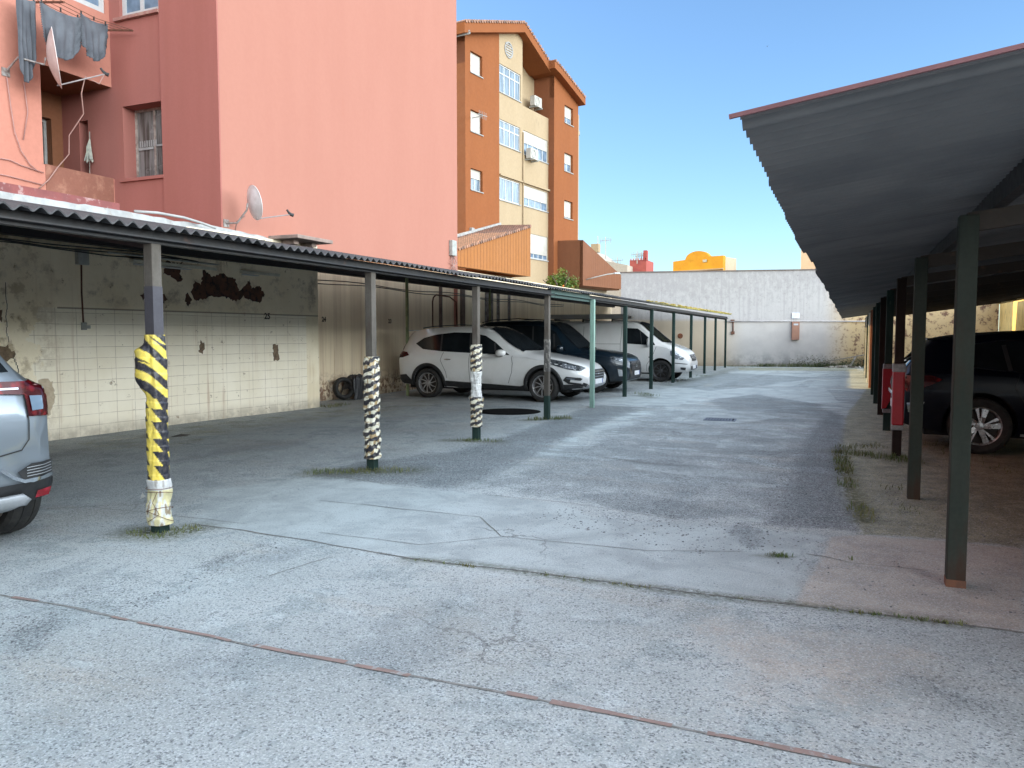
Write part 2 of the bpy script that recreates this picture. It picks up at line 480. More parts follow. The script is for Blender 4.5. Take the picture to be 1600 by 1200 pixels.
    c = T.mix(T.math('MULTIPLY', chip, .60), c, T.mix(sepc.outputs[1], (.07,.082,.09), (.27,.295,.31)))
    c = T.mix(T.math('MULTIPLY', chip2, .42), c, (.07,.08,.095))
    c = T.mix(T.math('MULTIPLY', pit, .28), c, (.10,.11,.125))
    wchip = T.math('LESS_THAN', sepc.outputs[2], .20)
    c = T.mix(T.math('MULTIPLY', wchip, T.math('SUBTRACT', .40, T.math('MULTIPLY', lm, .35))), c, (.72,.76,.79))
    c = T.mix(T.ramp(grit, .38, .62, (0,.38)), c, (.25,.27,.29))
    ms = T.math('MULTIPLY', A('moss'), T.ramp(fine, .3, .6))
    c = T.mix(T.math('MULTIPLY', ms, .9), c, T.mix(T.ramp(grit,.3,.7), (.045,.065,.018), (.12,.11,.05)))
    # hairline cracks
    vc = T.n('ShaderNodeTexVoronoi', Scale=.45, _feature='DISTANCE_TO_EDGE')
    wv = T.nt.nodes.new('ShaderNodeVectorMath'); wv.operation = 'ADD'
    nd = T.n('ShaderNodeTexNoise', Scale=2.2, Detail=5.0, Roughness=.7); T.nt.links.new(V, nd.inputs['Vector'])
    sc = T.nt.nodes.new('ShaderNodeVectorMath'); sc.operation = 'SCALE'; sc.inputs['Scale'].default_value = .35
    T.nt.links.new(nd.outputs['Color'], sc.inputs[0])
    T.nt.links.new(V, wv.inputs[0]); T.nt.links.new(sc.outputs[0], wv.inputs[1]); T.nt.links.new(wv.outputs[0], vc.inputs['Vector'])
    ck = T.math('MULTIPLY', T.math('LESS_THAN', vc.outputs['Distance'], .0035), T.ramp(T.noise(V, .7, 2), .5, .62))
    c = T.mix(T.math('MULTIPLY', ck, .35), c, (.14,.14,.14))
    gmn = T.n('ShaderNodeGamma', Gamma=1.42); T.nt.links.new(c, gmn.inputs[0])
    T.nt.links.new(gmn.outputs[0], b.inputs['Base Color'])
    b.inputs['Roughness'].default_value = .9
    b.inputs['Specular IOR Level'].default_value = .3
    h = T.math('ADD', T.math('MULTIPLY', vor.outputs['Distance'], .5), T.math('ADD', T.math('MULTIPLY', grit, .5), T.math('MULTIPLY', fine, .5)))
    bump(T, b, h, .55, .012)
    return m
me.materials.append(pavement_mat())

g = MB(); g.add([(-400,-200,-.03),(400,-200,-.03),(400,900,-.03),(-400,900,-.03)], [(0,1,2,3)])
tag(g.build('ground', mat('earth', (.22,.19,.16), (.15,.14,.11), rough=.95, scale=.5)), kind='structure')

# joints and cracks: shallow strips of dark grit set into the paving
def gz(x, y): return (noise.noise(Vector((x*.45, y*.45, 0)))*.008 if y < 24 else 0)
def strip(pts, w, jit=.02, step=.06, gap=0, z=.0035, rng=None):
    """world polyline -> ragged strip geometry"""
    rng = rng or random.Random(3)
    mb = MB()
    P = [Vector(p) for p in pts]
    path = []
    for a, b in zip(P, P[1:]):
        n = max(2, int((b-a).length/step))
        for i in range(n):
            q = a.lerp(b, i/n); path.append(q)
    path.append(P[-1])
    ph = rng.random()*100
    L = []
    for i, q in enumerate(path):
        d = (path[min(i+1, len(path)-1)] - path[max(i-1, 0)]).normalized()
        nrm = Vector((-d.y, d.x))
        o = noise.noise(Vector((ph, i*step*3, 0)))*jit
        ww = w*(.55 + .9*abs(noise.noise(Vector((ph+9, i*step*2.3, 0)))) )
        c = q + nrm*o
        L.append((c+nrm*ww/2, c-nrm*ww/2, noise.noise(Vector((ph+30, i*step*.8, 0)))))
    for i in range(len(L)-1):
        if gap and L[i][2] > gap: continue
        a, b_, _ = L[i]; c_, d_, _ = L[i+1]
        mb.add([(a.x,a.y,z+gz(a.x,a.y)),(b_.x,b_.y,z+gz(b_.x,b_.y)),(d_.x,d_.y,z+gz(d_.x,d_.y)),(c_.x,c_.y,z+gz(c_.x,c_.y))], [(0,1,2,3)])
    return mb
def merged(lst):
    mb = MB()
    for m_ in lst: mb.add(m_.v, m_.f)
    return mb
P = lambda *pts: [gp(*p) for p in pts]
crackmat = mat('crack_grit', (.12,.12,.12), (.22,.215,.20), rough=.95, scale=20)
j = [strip(P((300,818),(480,845),(640,873),(800,891),(1066,925),(1235,944),(1510,976),(1600,990)), .018, .02),
     strip(P((150,793),(320,811),(530,836),(656,852),(780,840),(808,838)), .010, .02, gap=.35),
     strip(P((500,782),(620,795),(750,808),(782,838),(900,850),(1010,861),(1120,862)), .011, .02),
     strip(P((490,737),(620,760),(700,768),(890,786),(1060,812)), .010, .015, gap=.3),
     strip(P((1120,862),(1200,860),(1290,870),(1330,880),(1450,892)), .009, .03, gap=.25),
     strip(P((235,972),(290,940),(420,900),(520,870)), .008, .03, gap=.15),
     strip(P((365,1005),(320,1050),(240,1090),(190,1140),(110,1190)), .008, .06, gap=-.02),
     strip(P((770,1075),(800,1040),(830,1020)), .006, .05, gap=-.05),
     strip(P((550,1035),(590,1015),(680,960),(735,905),(752,892)), .009, .04, gap=.05),
     strip(P((1085,730),(1000,722),(940,715)), .02, .03),
     strip(P((1100,735),(1222,742)), .012, .01),
     strip(P((1090,703),(1150,707)), .012, .01),
     strip(P((905,632),(960,650),(1010,660),(1090,664),(1190,660),(1230,650)), .02, .05, gap=.3)]
tag(merged(j).build('pavement_joint', crackmat), kind='structure')
def gapstrip(pts, w, seed, gap, z=.005):
    return strip(pts, w, .006, .05, gap=gap, z=z, rng=random.Random(seed))
bricks = mat('worn_red_brick', (.27,.185,.165), (.22,.165,.15), rough=.9, scale=9, stain=(.28,.28,.28), slo=.54, shi=.62, sscale=14)
bl = [gapstrip(P((20,934),(60,940)), .035, 2, 0), gapstrip(P((175,964),(200,969)), .03, 3, 0),
      gapstrip(P((215,973),(330,994),(360,1002)), .035, 5, 0), gapstrip(P((398,1008),(460,1021),(540,1036)), .05, 4, 0),
      gapstrip(P((555,1040),(610,1050),(640,1057)), .035, 9, 0), gapstrip(P((790,1084),(840,1094)), .035, 6, 0),
      gapstrip(P((860,1098),(950,1115),(1010,1128),(1050,1136)), .042, 7, 0), gapstrip(P((1105,1148),(1180,1162),(1280,1182),(1330,1194)), .035, 8, 0)]
tag(merged(bl).build('red_brick_edging', bricks), kind='structure')
seam = strip(P((0,930),(120,951),(200,968),(400,1010),(640,1056),(850,1096),(1100,1147),(1330,1194),(1420,1212)), .022, .008, z=.0028)
tag(seam.build('paving_seam', mat('seam_mortar', (.26,.255,.25), (.13,.13,.12), rough=.95, scale=15)), kind='structure')

# loose stones: only nobody-could-count gravel
def gravel():
    mb = MB(); rng = random.Random(5)
    zones = [([(1200,700),(1320,700),(1345,830),(1190,822)], 1500, .007), ([(560,725),(900,660),(960,640),(760,752),(620,757)], 1300, .008),
             ([(1340,700),(1480,720),(1590,850),(1350,835)], 700, .007), ([(880,790),(1180,815),(1290,850),(1100,870),(830,810)], 420, .008),
             ([(160,955),(430,845),(440,860),(200,965)], 160, .006), ([(0,965),(100,955),(90,1000),(0,1060)], 160, .006),
             ([(1200,870),(1600,880),(1600,1000),(1240,940)], 90, .007), ([(600,880),(1600,1000),(1600,1200),(400,1200)], 420, .004)]
    for pts, n, s in zones:
        poly = [gp(*p) for p in pts]
        xs = [p[0] for p in poly]; ys = [p[1] for p in poly]
        k = 0
        while k < n:
            x = rng.uniform(min(xs), max(xs)); y = rng.uniform(min(ys), max(ys))
            if not inpoly(np.array([x]), np.array([y]), poly)[0]: continue
            k += 1
            r = s*rng.uniform(.5, 1.5)
            vs = []
            a0 = rng.random()*6
            for q in range(5):
                a = a0+q*1.2566; rr = r*rng.uniform(.7,1.2)
                vs.append((x+math.cos(a)*rr, y+math.sin(a)*rr, gz(x,y)+.0005))
            vs.append((x+r*.2, y, gz(x,y)+r*rng.uniform(.4,.8)))
            mb.add(vs, [(q,(q+1)%5,5) for q in range(5)])
    return mb
gm = mat('gravel_stone', (.075,.08,.09), (.24,.245,.26), rough=.85, scale=14, lo=.42, hi=.58)
tag(gravel().build('gravel', gm), kind='stuff', label='loose dark gravel scattered on the worn paving', cat='gravel')

def grass():
    mb = MB(); rng = random.Random(11)
    def tuft(x, y, n, hgt, sp):
        for _ in range(n):
            a = rng.random()*6.28; r = sp*math.sqrt(rng.random())
            bx, by = x+math.cos(a)*r, y+math.sin(a)*r
            h = hgt*rng.uniform(.4,1.2); b2 = rng.random()*6.28; lean = h*rng.uniform(.2,.9)
            wd = .0025+h*.03
            dx, dy = math.cos(b2), math.sin(b2)
            z = gz(bx,by)
            mb.add([(bx-dy*wd,by+dx*wd,z),(bx+dy*wd,by-dx*wd,z),(bx+dx*lean*.5+dy*wd*.7,by+dy*lean*.5-dx*wd*.7,z+h*.7),
                    (bx+dx*lean,by+dy*lean,z+h),(bx+dx*lean*.5-dy*wd*.7,by+dy*lean*.5+dx*wd*.7,z+h*.7)], [(0,1,2,4),(4,2,3)])
    def along(pts, dens, n, hgt, sp, gate=None):
        W = [Vector(gp(*p)) for p in pts]
        for a, b in zip(W, W[1:]):
            L = (b-a).length
            for i in range(max(1,int(L*dens))):
                q = a.lerp(b, rng.random())
                if gate is not None and noise.noise(Vector((q.x*1.7, q.y*1.7, 3))) < gate: continue
                tuft(q.x, q.y, n, hgt, sp)
    along([(640,874),(800,892),(1066,926),(1235,945),(1510,977)], 16, 7, .014, .03, 0.0)
    along([(1330,957),(1420,966),(1505,976)], 45, 6, .02, .02)
    along([(690,880),(740,886)], 40, 6, .018, .02)
    along([(1198,868),(1230,870)], 60, 10, .03, .05)
    along([(1330,875),(1345,878)], 30, 4, .03, .03)
    along([(1312,705),(1325,760),(1345,800),(1352,815)], 28, 7, .05, .10, -.1)
    along([(1318,708),(1400,717),(1420,722)], 50, 8, .06, .22)
    along([(1318,700),(1380,698)], 30, 8, .05, .2)
    along([(1390,760),(1440,830),(1480,850)], 14, 4, .035, .12, -.05)
    along([(1440,690),(1600,740)], 18, 4, .04, .3, 0)
    along([(495,738),(570,737),(640,735)], 40, 8, .045, .18)
    along([(704,688),(780,690)], 35, 7, .04, .14)
    along([(218,830),(250,838),(300,826)], 60, 8, .025, .12)
    along([(828,656),(885,654)], 40, 8, .07, .15)
    along([(1000,615),(1020,620)], 20, 7, .06, .2)
    along([(510,636),(540,632)], 25, 8, .06, .2)
    along([(1040,600),(1100,587)], 8, 6, .06, .2, 0)
    for i in range(420):   # strip at the foot of the end wall
        s = rng.uniform(5.0, 16.0); x = -9.8+s*.9765; y = 36.7+s*.2157
        tuft(x+rng.uniform(-.1,.1), y-rng.uniform(.05,.55), 6, .16 if 6.5 < s < 12 else .08, .15)
    for i in range(90):
        x, y = gp(rng.uniform(100,500), 0+700); 
    return mb
gmat = mat('grass_blades', (.075,.11,.03), (.15,.15,.06), rough=.8, scale=2, lo=.4, hi=.6)
tag(grass().build('grass', gmat), kind='stuff', label='short weeds growing along the joints and post feet', cat='weeds')
# ------------------------------------------------------------------ walls with openings
def wallgrid(mb, M, u0, u1, v0, v1, holes=(), depth=.2):
    us = sorted({u0, u1, *[h[0] for h in holes], *[h[1] for h in holes]})
    vs = sorted({v0, v1, *[h[2] for h in holes], *[h[3] for h in holes]})
    for i in range(len(us)-1):
        for k in range(len(vs)-1):
            cu, cv = (us[i]+us[i+1])/2, (vs[k]+vs[k+1])/2
            if any(h[0] < cu < h[1] and h[2] < cv < h[3] for h in holes): continue
            mb.add([M@Vector((us[i],vs[k],0)), M@Vector((us[i+1],vs[k],0)), M@Vector((us[i+1],vs[k+1],0)), M@Vector((us[i],vs[k+1],0))], [(0,1,2,3)])
    for a, b, c, d in holes:
        q = [(a,c),(b,c),(b,d),(a,d)]
        for i in range(4):
            p, r = q[i], q[(i+1)%4]
            mb.add([M@Vector((p[0],p[1],0)), M@Vector((p[0],p[1],-depth)), M@Vector((r[0],r[1],-depth)), M@Vector((r[0],r[1],0))], [(0,1,2,3)])
    return mb
def lbox(mb, M, a, b): mb.box(a, b, M)

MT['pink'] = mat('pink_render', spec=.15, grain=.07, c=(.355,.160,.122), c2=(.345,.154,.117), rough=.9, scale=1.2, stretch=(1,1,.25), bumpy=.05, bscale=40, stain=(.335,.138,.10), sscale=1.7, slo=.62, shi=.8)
MT['pinkshade'] = mat('pink_render_shaded', spec=.15, grain=.10, c=(.335,.13,.110), c2=(.312,.121,.10), rough=.9, scale=2.2, stretch=(1,1,.08), bumpy=.15, bscale=40, stain=(.29,.112,.093), sscale=2.5, slo=.6, shi=.8)  # same pink render darkened for the face that catches less light
MT['orange'] = mat('terracotta_render', spec=.15, c=(.245,.085,.032), c2=(.23,.079,.03), rough=.9, scale=.8, stretch=(1,1,.3), stain=(.21,.07,.026), sscale=.9, slo=.6, shi=.8)
MT['orangeshade'] = mat('terracotta_render_shaded', (.21,.07,.026), (.195,.064,.024), rough=.9, scale=.8)  # terracotta darkened to carry the shade of the turned side faces
MT['cream'] = mat('cream_render', (.355,.265,.165), (.335,.247,.15), rough=.9, scale=.9, stretch=(1,1,.3), stain=(.21,.16,.10), sscale=1.3, slo=.6, shi=.8)
MT['whitepvc'] = mat('white_pvc', (.50,.50,.50), (.45,.45,.45), rough=.4, scale=4)
MT['shutter'] = mat('white_roller_shutter', (.47,.45,.41), (.43,.41,.37), rough=.6, scale=3)
MT['pane'] = glassmat('window_pane', (.10,.14,.19), .06)
MT['panelight'] = mat('curtained_pane', (.17,.23,.29), (.09,.125,.16), rough=.15, scale=2.5, stretch=(3,3,.4), lo=.4, hi=.6, coat=.1)
MT['tile'] = None
def tilemat():
    m, T, b, tc = newmat('clay_roof_tiles')
    w_ = T.n('ShaderNodeTexWave', Scale=3.0, Distortion=.6, _bands_direction='X'); T.nt.links.new(tc.outputs['Object'], w_.inputs['Vector'])
    n = T.noise(tc.outputs['Object'], 9, 4, .7)
    c = T.mix(T.ramp(n,.35,.65), (.36,.19,.13), (.20,.12,.09))
    T.nt.links.new(T.mix(T.ramp(w_.outputs[0],.1,.6,(.6,0)), c, (.07,.05,.045)), b.inputs['Base Color']); b.inputs['Roughness'].default_value = .9
    return m
MT['tile'] = tilemat()
MT['pinkwing'] = mat('pink_wing_render_lifted', c=(.46,.20,.15), c2=(.44,.19,.142), rough=.9, scale=1.2, stretch=(1,1,.25), spec=.15, stain=(.42,.18,.13), sscale=1.7, slo=.62, shi=.8)  # same pink render brightened in colour where less light reaches the wing
MT['steeldark'] = mat('dark_painted_steel', (.011,.011,.014), (.018,.015,.015), rough=.6, scale=5, stain=(.05,.022,.014), sscale=4, slo=.62, shi=.75)
MT['greypost'] = mat('grey_weathered_post_paint', (.075,.066,.056), (.12,.108,.095), rough=.8, spec=.2, scale=6, stretch=(1,1,.3), stain=(.07,.05,.04), sscale=5, slo=.5, shi=.7)
MT['greenpost'] = mat('bottle_green_post_paint', (.018,.036,.032), (.028,.05,.044), rough=.8, spec=.15, scale=7, stretch=(1,1,.3), stain=(.10,.12,.10), sscale=9, slo=.6, shi=.78)
MT['mint'] = mat('mint_green_post_paint', (.25,.38,.32), (.20,.33,.28), rough=.5, scale=6, stretch=(1,1,.2), stain=(.5,.55,.48), sscale=9, slo=.6, shi=.72)
MT['white'] = mat('dirty_white', (.36,.36,.355), (.26,.255,.25), rough=.85, scale=5, stain=(.25,.22,.2), sscale=6, slo=.58, shi=.7)
MT['redcoat'] = mat('red_roof_coating', (.22,.06,.055), (.17,.05,.048), rough=.8, scale=4, stain=(.33,.2,.19), sscale=7, slo=.55, shi=.65)
MT['cable'] = mat('pale_cable', (.34,.20,.17), rough=.6)
MT['darkcable'] = mat('black_cable', (.03,.03,.03), rough=.6)
MT['greybox'] = mat('grey_plastic_box', (.36,.37,.35), (.28,.28,.26), rough=.6, scale=8)
MT['rust'] = mat('rusty_steel', (.15,.06,.035), (.09,.045,.03), rough=.85, scale=14)

def corrug(name, x0, z0, x1, z1, y0, y1, mtop, parent, lam=.15, amp=.024, zslope=0.0, xs0=0.0, ntrans=8, th=.012, dirt=True):
    """corrugated sheet; ridges run across from x0 to x1; z0/z1 heights at y=0, rising zslope per metre of y; xs0 shift of the x0 edge per metre"""
    n = int((y1-y0)/lam*8)
    vs = []; fs = []
    for i in range(n+1):
        y = y0+(y1-y0)*i/n
        w_ = math.sin(2*math.pi*(y-y0)/lam)*amp
        # each sheet ends at a slightly different place and sags a little
        sh = math.floor((y-y0)/1.05); rr = noise.noise(Vector((sh*3.7, 1.3, 0)))
        for k in range(ntrans+1):
            t = k/ntrans
            xx = (x0+xs0*y + rr*.03)*(1-t)+x1*t
            zz = z0*(1-t)+z1*t + zslope*y*(1-t*.6) + w_ + rr*.012 + .012*noise.noise(Vector((y*.6, t*3, 5)))
            vs.append((xx, y, zz))
    m = ntrans+1; N = len(vs)
    vs += [(a, b, c-th) for a, b, c in vs]
    for i in range(n):
        for k in range(ntrans):
            a = i*m+k; q = (a, a+1, a+m+1, a+m)
            if x1 < x0: fs.append(q); fs.append(tuple(N+j for j in q[::-1]))
            else: fs.append(q[::-1]); fs.append(tuple(N+j for j in q))
        for k in (0, ntrans):
            a = i*m+k; fs.append((a, a+m, N+a+m, N+a))
    for i in (0, n):
        for k in range(ntrans):
            a = i*m+k; fs.append((a, a+1, N+a+1, N+a))
    mb = MB(); mb.add(vs, fs)
    o = mb.build(name, mtop, parent, smooth=True)
    return smooth_by_angle(o, 50)

# ---- roof sheet paint: dark below, aged above with sun-gilded moss toward the far end
def sheetmat(name, base, base2, mossy=False):
    m, T, b, tc = newmat(name)
    V = tc.outputs['Object']
    n = T.noise(V, 1.5, 5, .6)
    c = T.mix(T.ramp(n,.3,.7), base, base2)
    n2 = T.noise(T.scaled(V, (.3,2.2,1)), 2.0, 5, .6)
    c = T.mix(T.ramp(n2,.5,.75,(0,.5)), c, tuple(x*.55 for x in base))
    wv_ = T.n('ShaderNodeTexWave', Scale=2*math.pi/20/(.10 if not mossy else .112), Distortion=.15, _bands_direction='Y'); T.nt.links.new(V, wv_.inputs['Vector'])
    c = T.mix(T.ramp(wv_.outputs[0], .2, .8, (0,.75)), c, tuple(x*.40 for x in base))  # occlusion shading of the rib grooves put into the colour
    if mossy:
        sp = T.n('ShaderNodeSeparateXYZ'); T.nt.links.new(V, sp.inputs[0])
        far = T.ramp(sp.outputs[1], 19, 26)
        edge = T.ramp(sp.outputs[0], -6.2, -4.7)
        ms = T.math('MULTIPLY', T.math('MULTIPLY', far, edge), T.ramp(T.noise(V, 5, 5, .7), .32, .5))
        c = T.mix(ms, c, T.mix(T.ramp(T.noise(V,14,4),.35,.65), (.60,.50,.14), (.30,.31,.09)))  # moss, its colour raised to carry the gold of the sun
    T.nt.links.new(c, b.inputs['Base Color']); b.inputs['Roughness'].default_value = .75
    bump(T, b, T.noise(V, 50, 3), .15)
    return m
MT['sheetL'] = sheetmat('fibre_cement_sheet', (.05,.05,.055), (.085,.08,.08), True)
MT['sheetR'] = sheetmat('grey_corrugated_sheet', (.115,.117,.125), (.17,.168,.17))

# ------------------------------------------------------------------ LEFT CARPORT
LP = [4.28, 7.19, 9.86, 12.76, 15.17, 18.15, 21.0, 24.07, 27.19, 30.2, 32.96, 36.1]
carL = thing('carport', 'long carport with rusty corrugated roof in front of the cars and stained cream wall', 'carport', (0,0,0))
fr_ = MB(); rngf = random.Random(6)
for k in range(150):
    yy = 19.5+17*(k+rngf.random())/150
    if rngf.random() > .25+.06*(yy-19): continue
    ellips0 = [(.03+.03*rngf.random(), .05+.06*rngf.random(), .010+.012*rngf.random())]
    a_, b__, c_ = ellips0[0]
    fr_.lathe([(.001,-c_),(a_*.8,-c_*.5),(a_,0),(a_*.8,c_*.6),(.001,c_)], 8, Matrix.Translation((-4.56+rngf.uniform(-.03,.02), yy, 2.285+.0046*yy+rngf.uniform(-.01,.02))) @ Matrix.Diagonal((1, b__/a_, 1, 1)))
fr_.build('sunlit_moss_fringe', mat('sun_gold_moss', (.42,.30,.07), (.20,.17,.04), rough=.95, scale=9), carL, smooth=True)['kind'] = 'stuff'  # moss lumps added to carry the lip's sunlit gold in their colour
roofL = corrug('corrugated_roof', -4.55, 2.262, -10.22, 3.25, -1.0, 36.35, MT['sheetL'], carL, lam=.112, amp=.017, zslope=.0046)
def zl(y): return 2.2+.0012*y
for y0, y1, m_ in ((-1.0, 12.82, 'steeldark'), (12.82, 15.1, 'greenbeam'), (15.1, 36.3, 'steeldark')):
    if m_ == 'greenbeam': mm = mat('green_beam_paint', (.04,.085,.075), (.03,.065,.058), rough=.55, scale=6)
    else: mm = MT[m_]
    b_ = MB(); b_.bar((-4.72, y0, zl(y0)+.022), (-4.72, y1, zl(y1)+.022), .07, .105 if m_ != 'greenbeam' else .15)
    b_.box((-4.76,y0,zl(y0)+.0),(-4.62,y1,zl(y0)+.012))
    o = b_.build('front_beam', mm, carL)
for X_, Z_ in ((-6.6, 2.58), (-8.4, 2.90)):
    b_ = MB(); b_.bar((X_, -1, Z_-.09), (X_, 36, Z_-.06+.06), .06, .10); b_.build('purlin', MT['steeldark'], carL)
b_ = MB(); b_.box((-10.05,-1,2.80),(-9.90,36,3.05)); b_.build('purlin', MT['steeldark'], carL)

def post(parent, x, y, h, m_, wx=.10, wy=.10, label=None, lean=0.0, name='post', base=True):
    mb = MB()
    mb.box((-wx/2,-wy/2,-.02),(wx/2,wy/2,h))
    o = mb.build(name, m_, parent, bevel=.006)
    o.location = (x, y, 0); o.rotation_euler = (0, R(lean), R(random.uniform(-1.5,1.5)))
    if label: o['label'] = label
    return o
postsL = []
for i, y in enumerate(LP):
    mm = MT['greypost'] if i < 4 else (MT['mint'] if i == 4 else MT['greenpost'])
    lab = None
    if i == 0: lab = 'nearest grey post wrapped in yellow and black tape with a bulge'
    if i == 1: lab = 'grey post wrapped in faded black and cream tape down to the ground'
    if i == 2: lab = 'grey post wrapped in faded tape with a white plastic middle'
    if i == 3: lab = 'grey post with torn sticker residue halfway up'
    if i == 4: lab = 'pale mint green post'
    wdt = .088
    mat_i = mm
    postsL.append(post(carL, -4.735 if i != 4 else -4.64, y, zl(y)+.0, mat_i, wdt, wdt, lab))
# green feet of the three wrapped posts and of the fourth post
for i, h in ((0,.16),(1,.18),(2,.26),(3,.42)):
    mb = MB(); q = .092/2
    mb.box((-q,-q,.001),(q,q,h)); fo = mb.build('painted_foot', MT['greenpost'], postsL[i])
# second colour step on post 1
mb = MB(); mb.box((-.0452,-.0452,1.45),(.0452,.0452,1.86)); mb.build('primer_band', mat('grey_primer', (.06,.057,.068), (.05,.047,.058), rough=.7, scale=12), postsL[0])
# residue on post 4
mb = MB(); mb.box((-.0452,-.0452,.85),(.0452,.0452,1.42)); mb.build('sticker_residue', mat('sticker_residue', (.09,.085,.08), (.24,.225,.205), rough=.9, scale=11, lo=.5, hi=.56, stretch=(2,2,1)), postsL[3])
# rafters from posts back to the wall
for i, y in enumerate(LP):
    b_ = MB(); b_.bar((-4.7,y,2.17+.001*y), (-10.0,y,3.06), .06, .09); b_.build('rafter', MT['steeldark'], carL)
# row of thin rear posts
for y in (16.4, 21.6, 26.8):
    post(carL, -9.75 if y < 17 else -9.9, y, 3.0, mat('olive_post_paint_%d' % int(y), (.24,.29,.15), (.17,.21,.11), rough=.6, scale=6), .06, .06, 'thin olive green rear post' if y == 16.4 else None, name='rear_post')

# tape wraps -----------------------------------------------------------------
def wrap(parent, z0, z1, rad, cfun, seed, name='tape_wrap', nz=None, na=72, label=None, rough=.35):
    rng = random.Random(seed)
    nz = nz or int((z1-z0)/.006)
    vs = []; cols = []; fs = []
    for i in range(nz+1):
        z = z0+(z1-z0)*i/nz
        for k in range(na):
            a = 2*math.pi*k/na
            # rounded square section with creases
            ca, sa = math.cos(a), math.sin(a)
            p = 5.0
            sq = 1.0/((abs(ca)**p+abs(sa)**p)**(1/p))
            r = rad(z, a)*(.45+.55*sq)
            cr = (.007*((z/.088) % 1) if seed > 10 else .005*((z/.11+.06*sa) % 1)) + noise.noise(Vector((ca*2.2, sa*2.2, z*9+seed)))*(.012 if seed > 10 else .008) + noise.noise(Vector((ca*4, sa*4, z*24+seed)))*.004
            r += cr
            vs.append((ca*r, sa*r, z))
            cols.append(cfun(z, a, r))
    for i in range(nz):
        for k in range(na):
            fs.append((i*na+k, i*na+(k+1)%na, (i+1)*na+(k+1)%na, (i+1)*na+k))
    fs.append(tuple(nz*na+k for k in range(na)))
    mb = MB(); mb.add(vs, fs)
    m, T, b, tc = newmat(name+'_film_%d' % seed)
    a_ = T.nt.nodes.new('ShaderNodeAttribute'); a_.attribute_name = 'film'
    n = T.noise(tc.outputs['Object'], 30, 4, .6)
    T.nt.links.new(T.mix(T.ramp(n,.35,.75,(0,.28)), a_.outputs['Color'], (.25,.22,.18)), b.inputs['Base Color'])
    b.inputs['Roughness'].default_value = rough; b.inputs['Specular IOR Level'].default_value = .5
    bump(T, b, T.noise(tc.outputs['Object'], 60, 3), .25)
    o = mb.build(name, m, parent, smooth=True)
    at = o.data.color_attributes.new('film', 'FLOAT_COLOR', 'POINT')
    at.data.foreach_set('color', np.array([(*c, 1) for c in cols], dtype=np.float32).ravel())
    if label: o['label'] = label
    return o
YEL = (.78,.60,.10); BLK = (.016,.017,.028); CRM = (.80,.76,.62); OCH = (.42,.30,.15); WHT = (.82,.82,.80)
def bands(z0, z1, hmin, hmax, seed):
    rng = random.Random(seed); L = []; z = z0
    while z < z1:
        h = rng.uniform(hmin, hmax); L.append((z, z+h, rng.random(), rng.choice((-1,1)))); z += h
    return L
B1 = bands(.3, 1.5, .085, .14, 4)
def c1(z, a, r):
    # camera sees angles round -0.7..-2 rad
    tilt = .10*math.sin(a+.8) if z > 1.02 else .02*math.sin(a)
    zz = z+tilt*.5
    for b0, b1, ph, s in B1:
        if b0 <= zz < b1:
            t = (zz-b0)/(b1-b0)
            u = a/(2*math.pi)
            if z > 1.02: v = (u*1.0 + t*.75 + ph) % 1
            else: v = (u*2.0 + t*.34 + .06*ph + .50) % 1
            return YEL if v < .47 else BLK
    return YEL
def r1(z, a):
    r = .066
    if 1.02 < z < 1.5:   # bulge toward the bay side
        t = (z-1.02)/.48
        s_ = min(1, t/.33) * (1 if t < .74 else max(0, 1-(t-.74)/.12)); s_ = s_*s_*(3-2*s_)
        r += .062*s_*max(0, math.cos(a-math.pi-.35))
    return r
wrap(postsL[0], .40, 1.50, r1, c1, 3, label='yellow and black hazard tape with a bulge on its upper left side')
def c0(z, a, r):
    n = noise.noise(Vector((math.cos(a)*2.2, math.sin(a)*2.2, z*9)))
    if z > .33: return (.62,.62,.62) if n < .25 else (.40,.38,.36)
    return (.68,.62,.36) if n > -.05 else ((.66,.66,.62) if n > -.35 else (.30,.24,.16))
wrap(postsL[0], .06, .405, lambda z, a: .074+.008*math.sin(z*22+a), c0, 8, name='sack_wrap', label='torn cream sacking tied with wire at the post foot', rough=.6)
wm = MB()
for zz, tl in ((.30,.02),(.17,-.03),(.12,.05),(.34,.0)):
    wm.tube([(math.cos(t)*.094*(1+.06*math.sin(5*t+zz*50)), math.sin(t)*.094, zz+tl*math.sin(t+zz*30)) for t in [k*2*math.pi/24 for k in range(25)]], .0022, 5)
wm.tube([(.06,-.075,.32),(.03,-.092,.24),(.07,-.07,.15),(-.02,-.096,.09)], .0022, 5)
wm.build('tie_wire', MT['rust'], postsL[0])
def faded(seed, per=1.1, cr=.50):
    BB = bands(0, 1.8, .05, .085, seed)
    def f(z, a, r):
        zz = z + .03*math.sin(a*1+.5)+.012*noise.noise(Vector((math.cos(a)*3, math.sin(a)*3, z*7)))
        for b0, b1, ph, s in BB:
            if b0 <= zz < b1:
                t = (zz-b0)/(b1-b0); u = (a % (2*math.pi))/(2*math.pi)
                v = (z/.088 - u*2.0 + .28*noise.noise(Vector((math.cos(a)*2.5, math.sin(a)*2.5, z*11+seed))) + .10*ph) % 1
                if v < cr: return BLK if noise.noise(Vector((a*3, z*20, seed))) > -.35 else (.12,.11,.10)
                e = noise.noise(Vector((math.cos(a)*2, math.sin(a)*2, b0*23+seed)))
                return OCH if e > .22 or t > .86 else CRM
        return CRM
    return f
def c3(z, a, r):
    if .62 < z < .98:
        n = noise.noise(Vector((math.cos(a)*3, math.sin(a)*3, z*60)))
        return (.70,.70,.68) if n > -.3 else (.40,.39,.37)
    return f3(z, a, r)
f3 = faded(21)
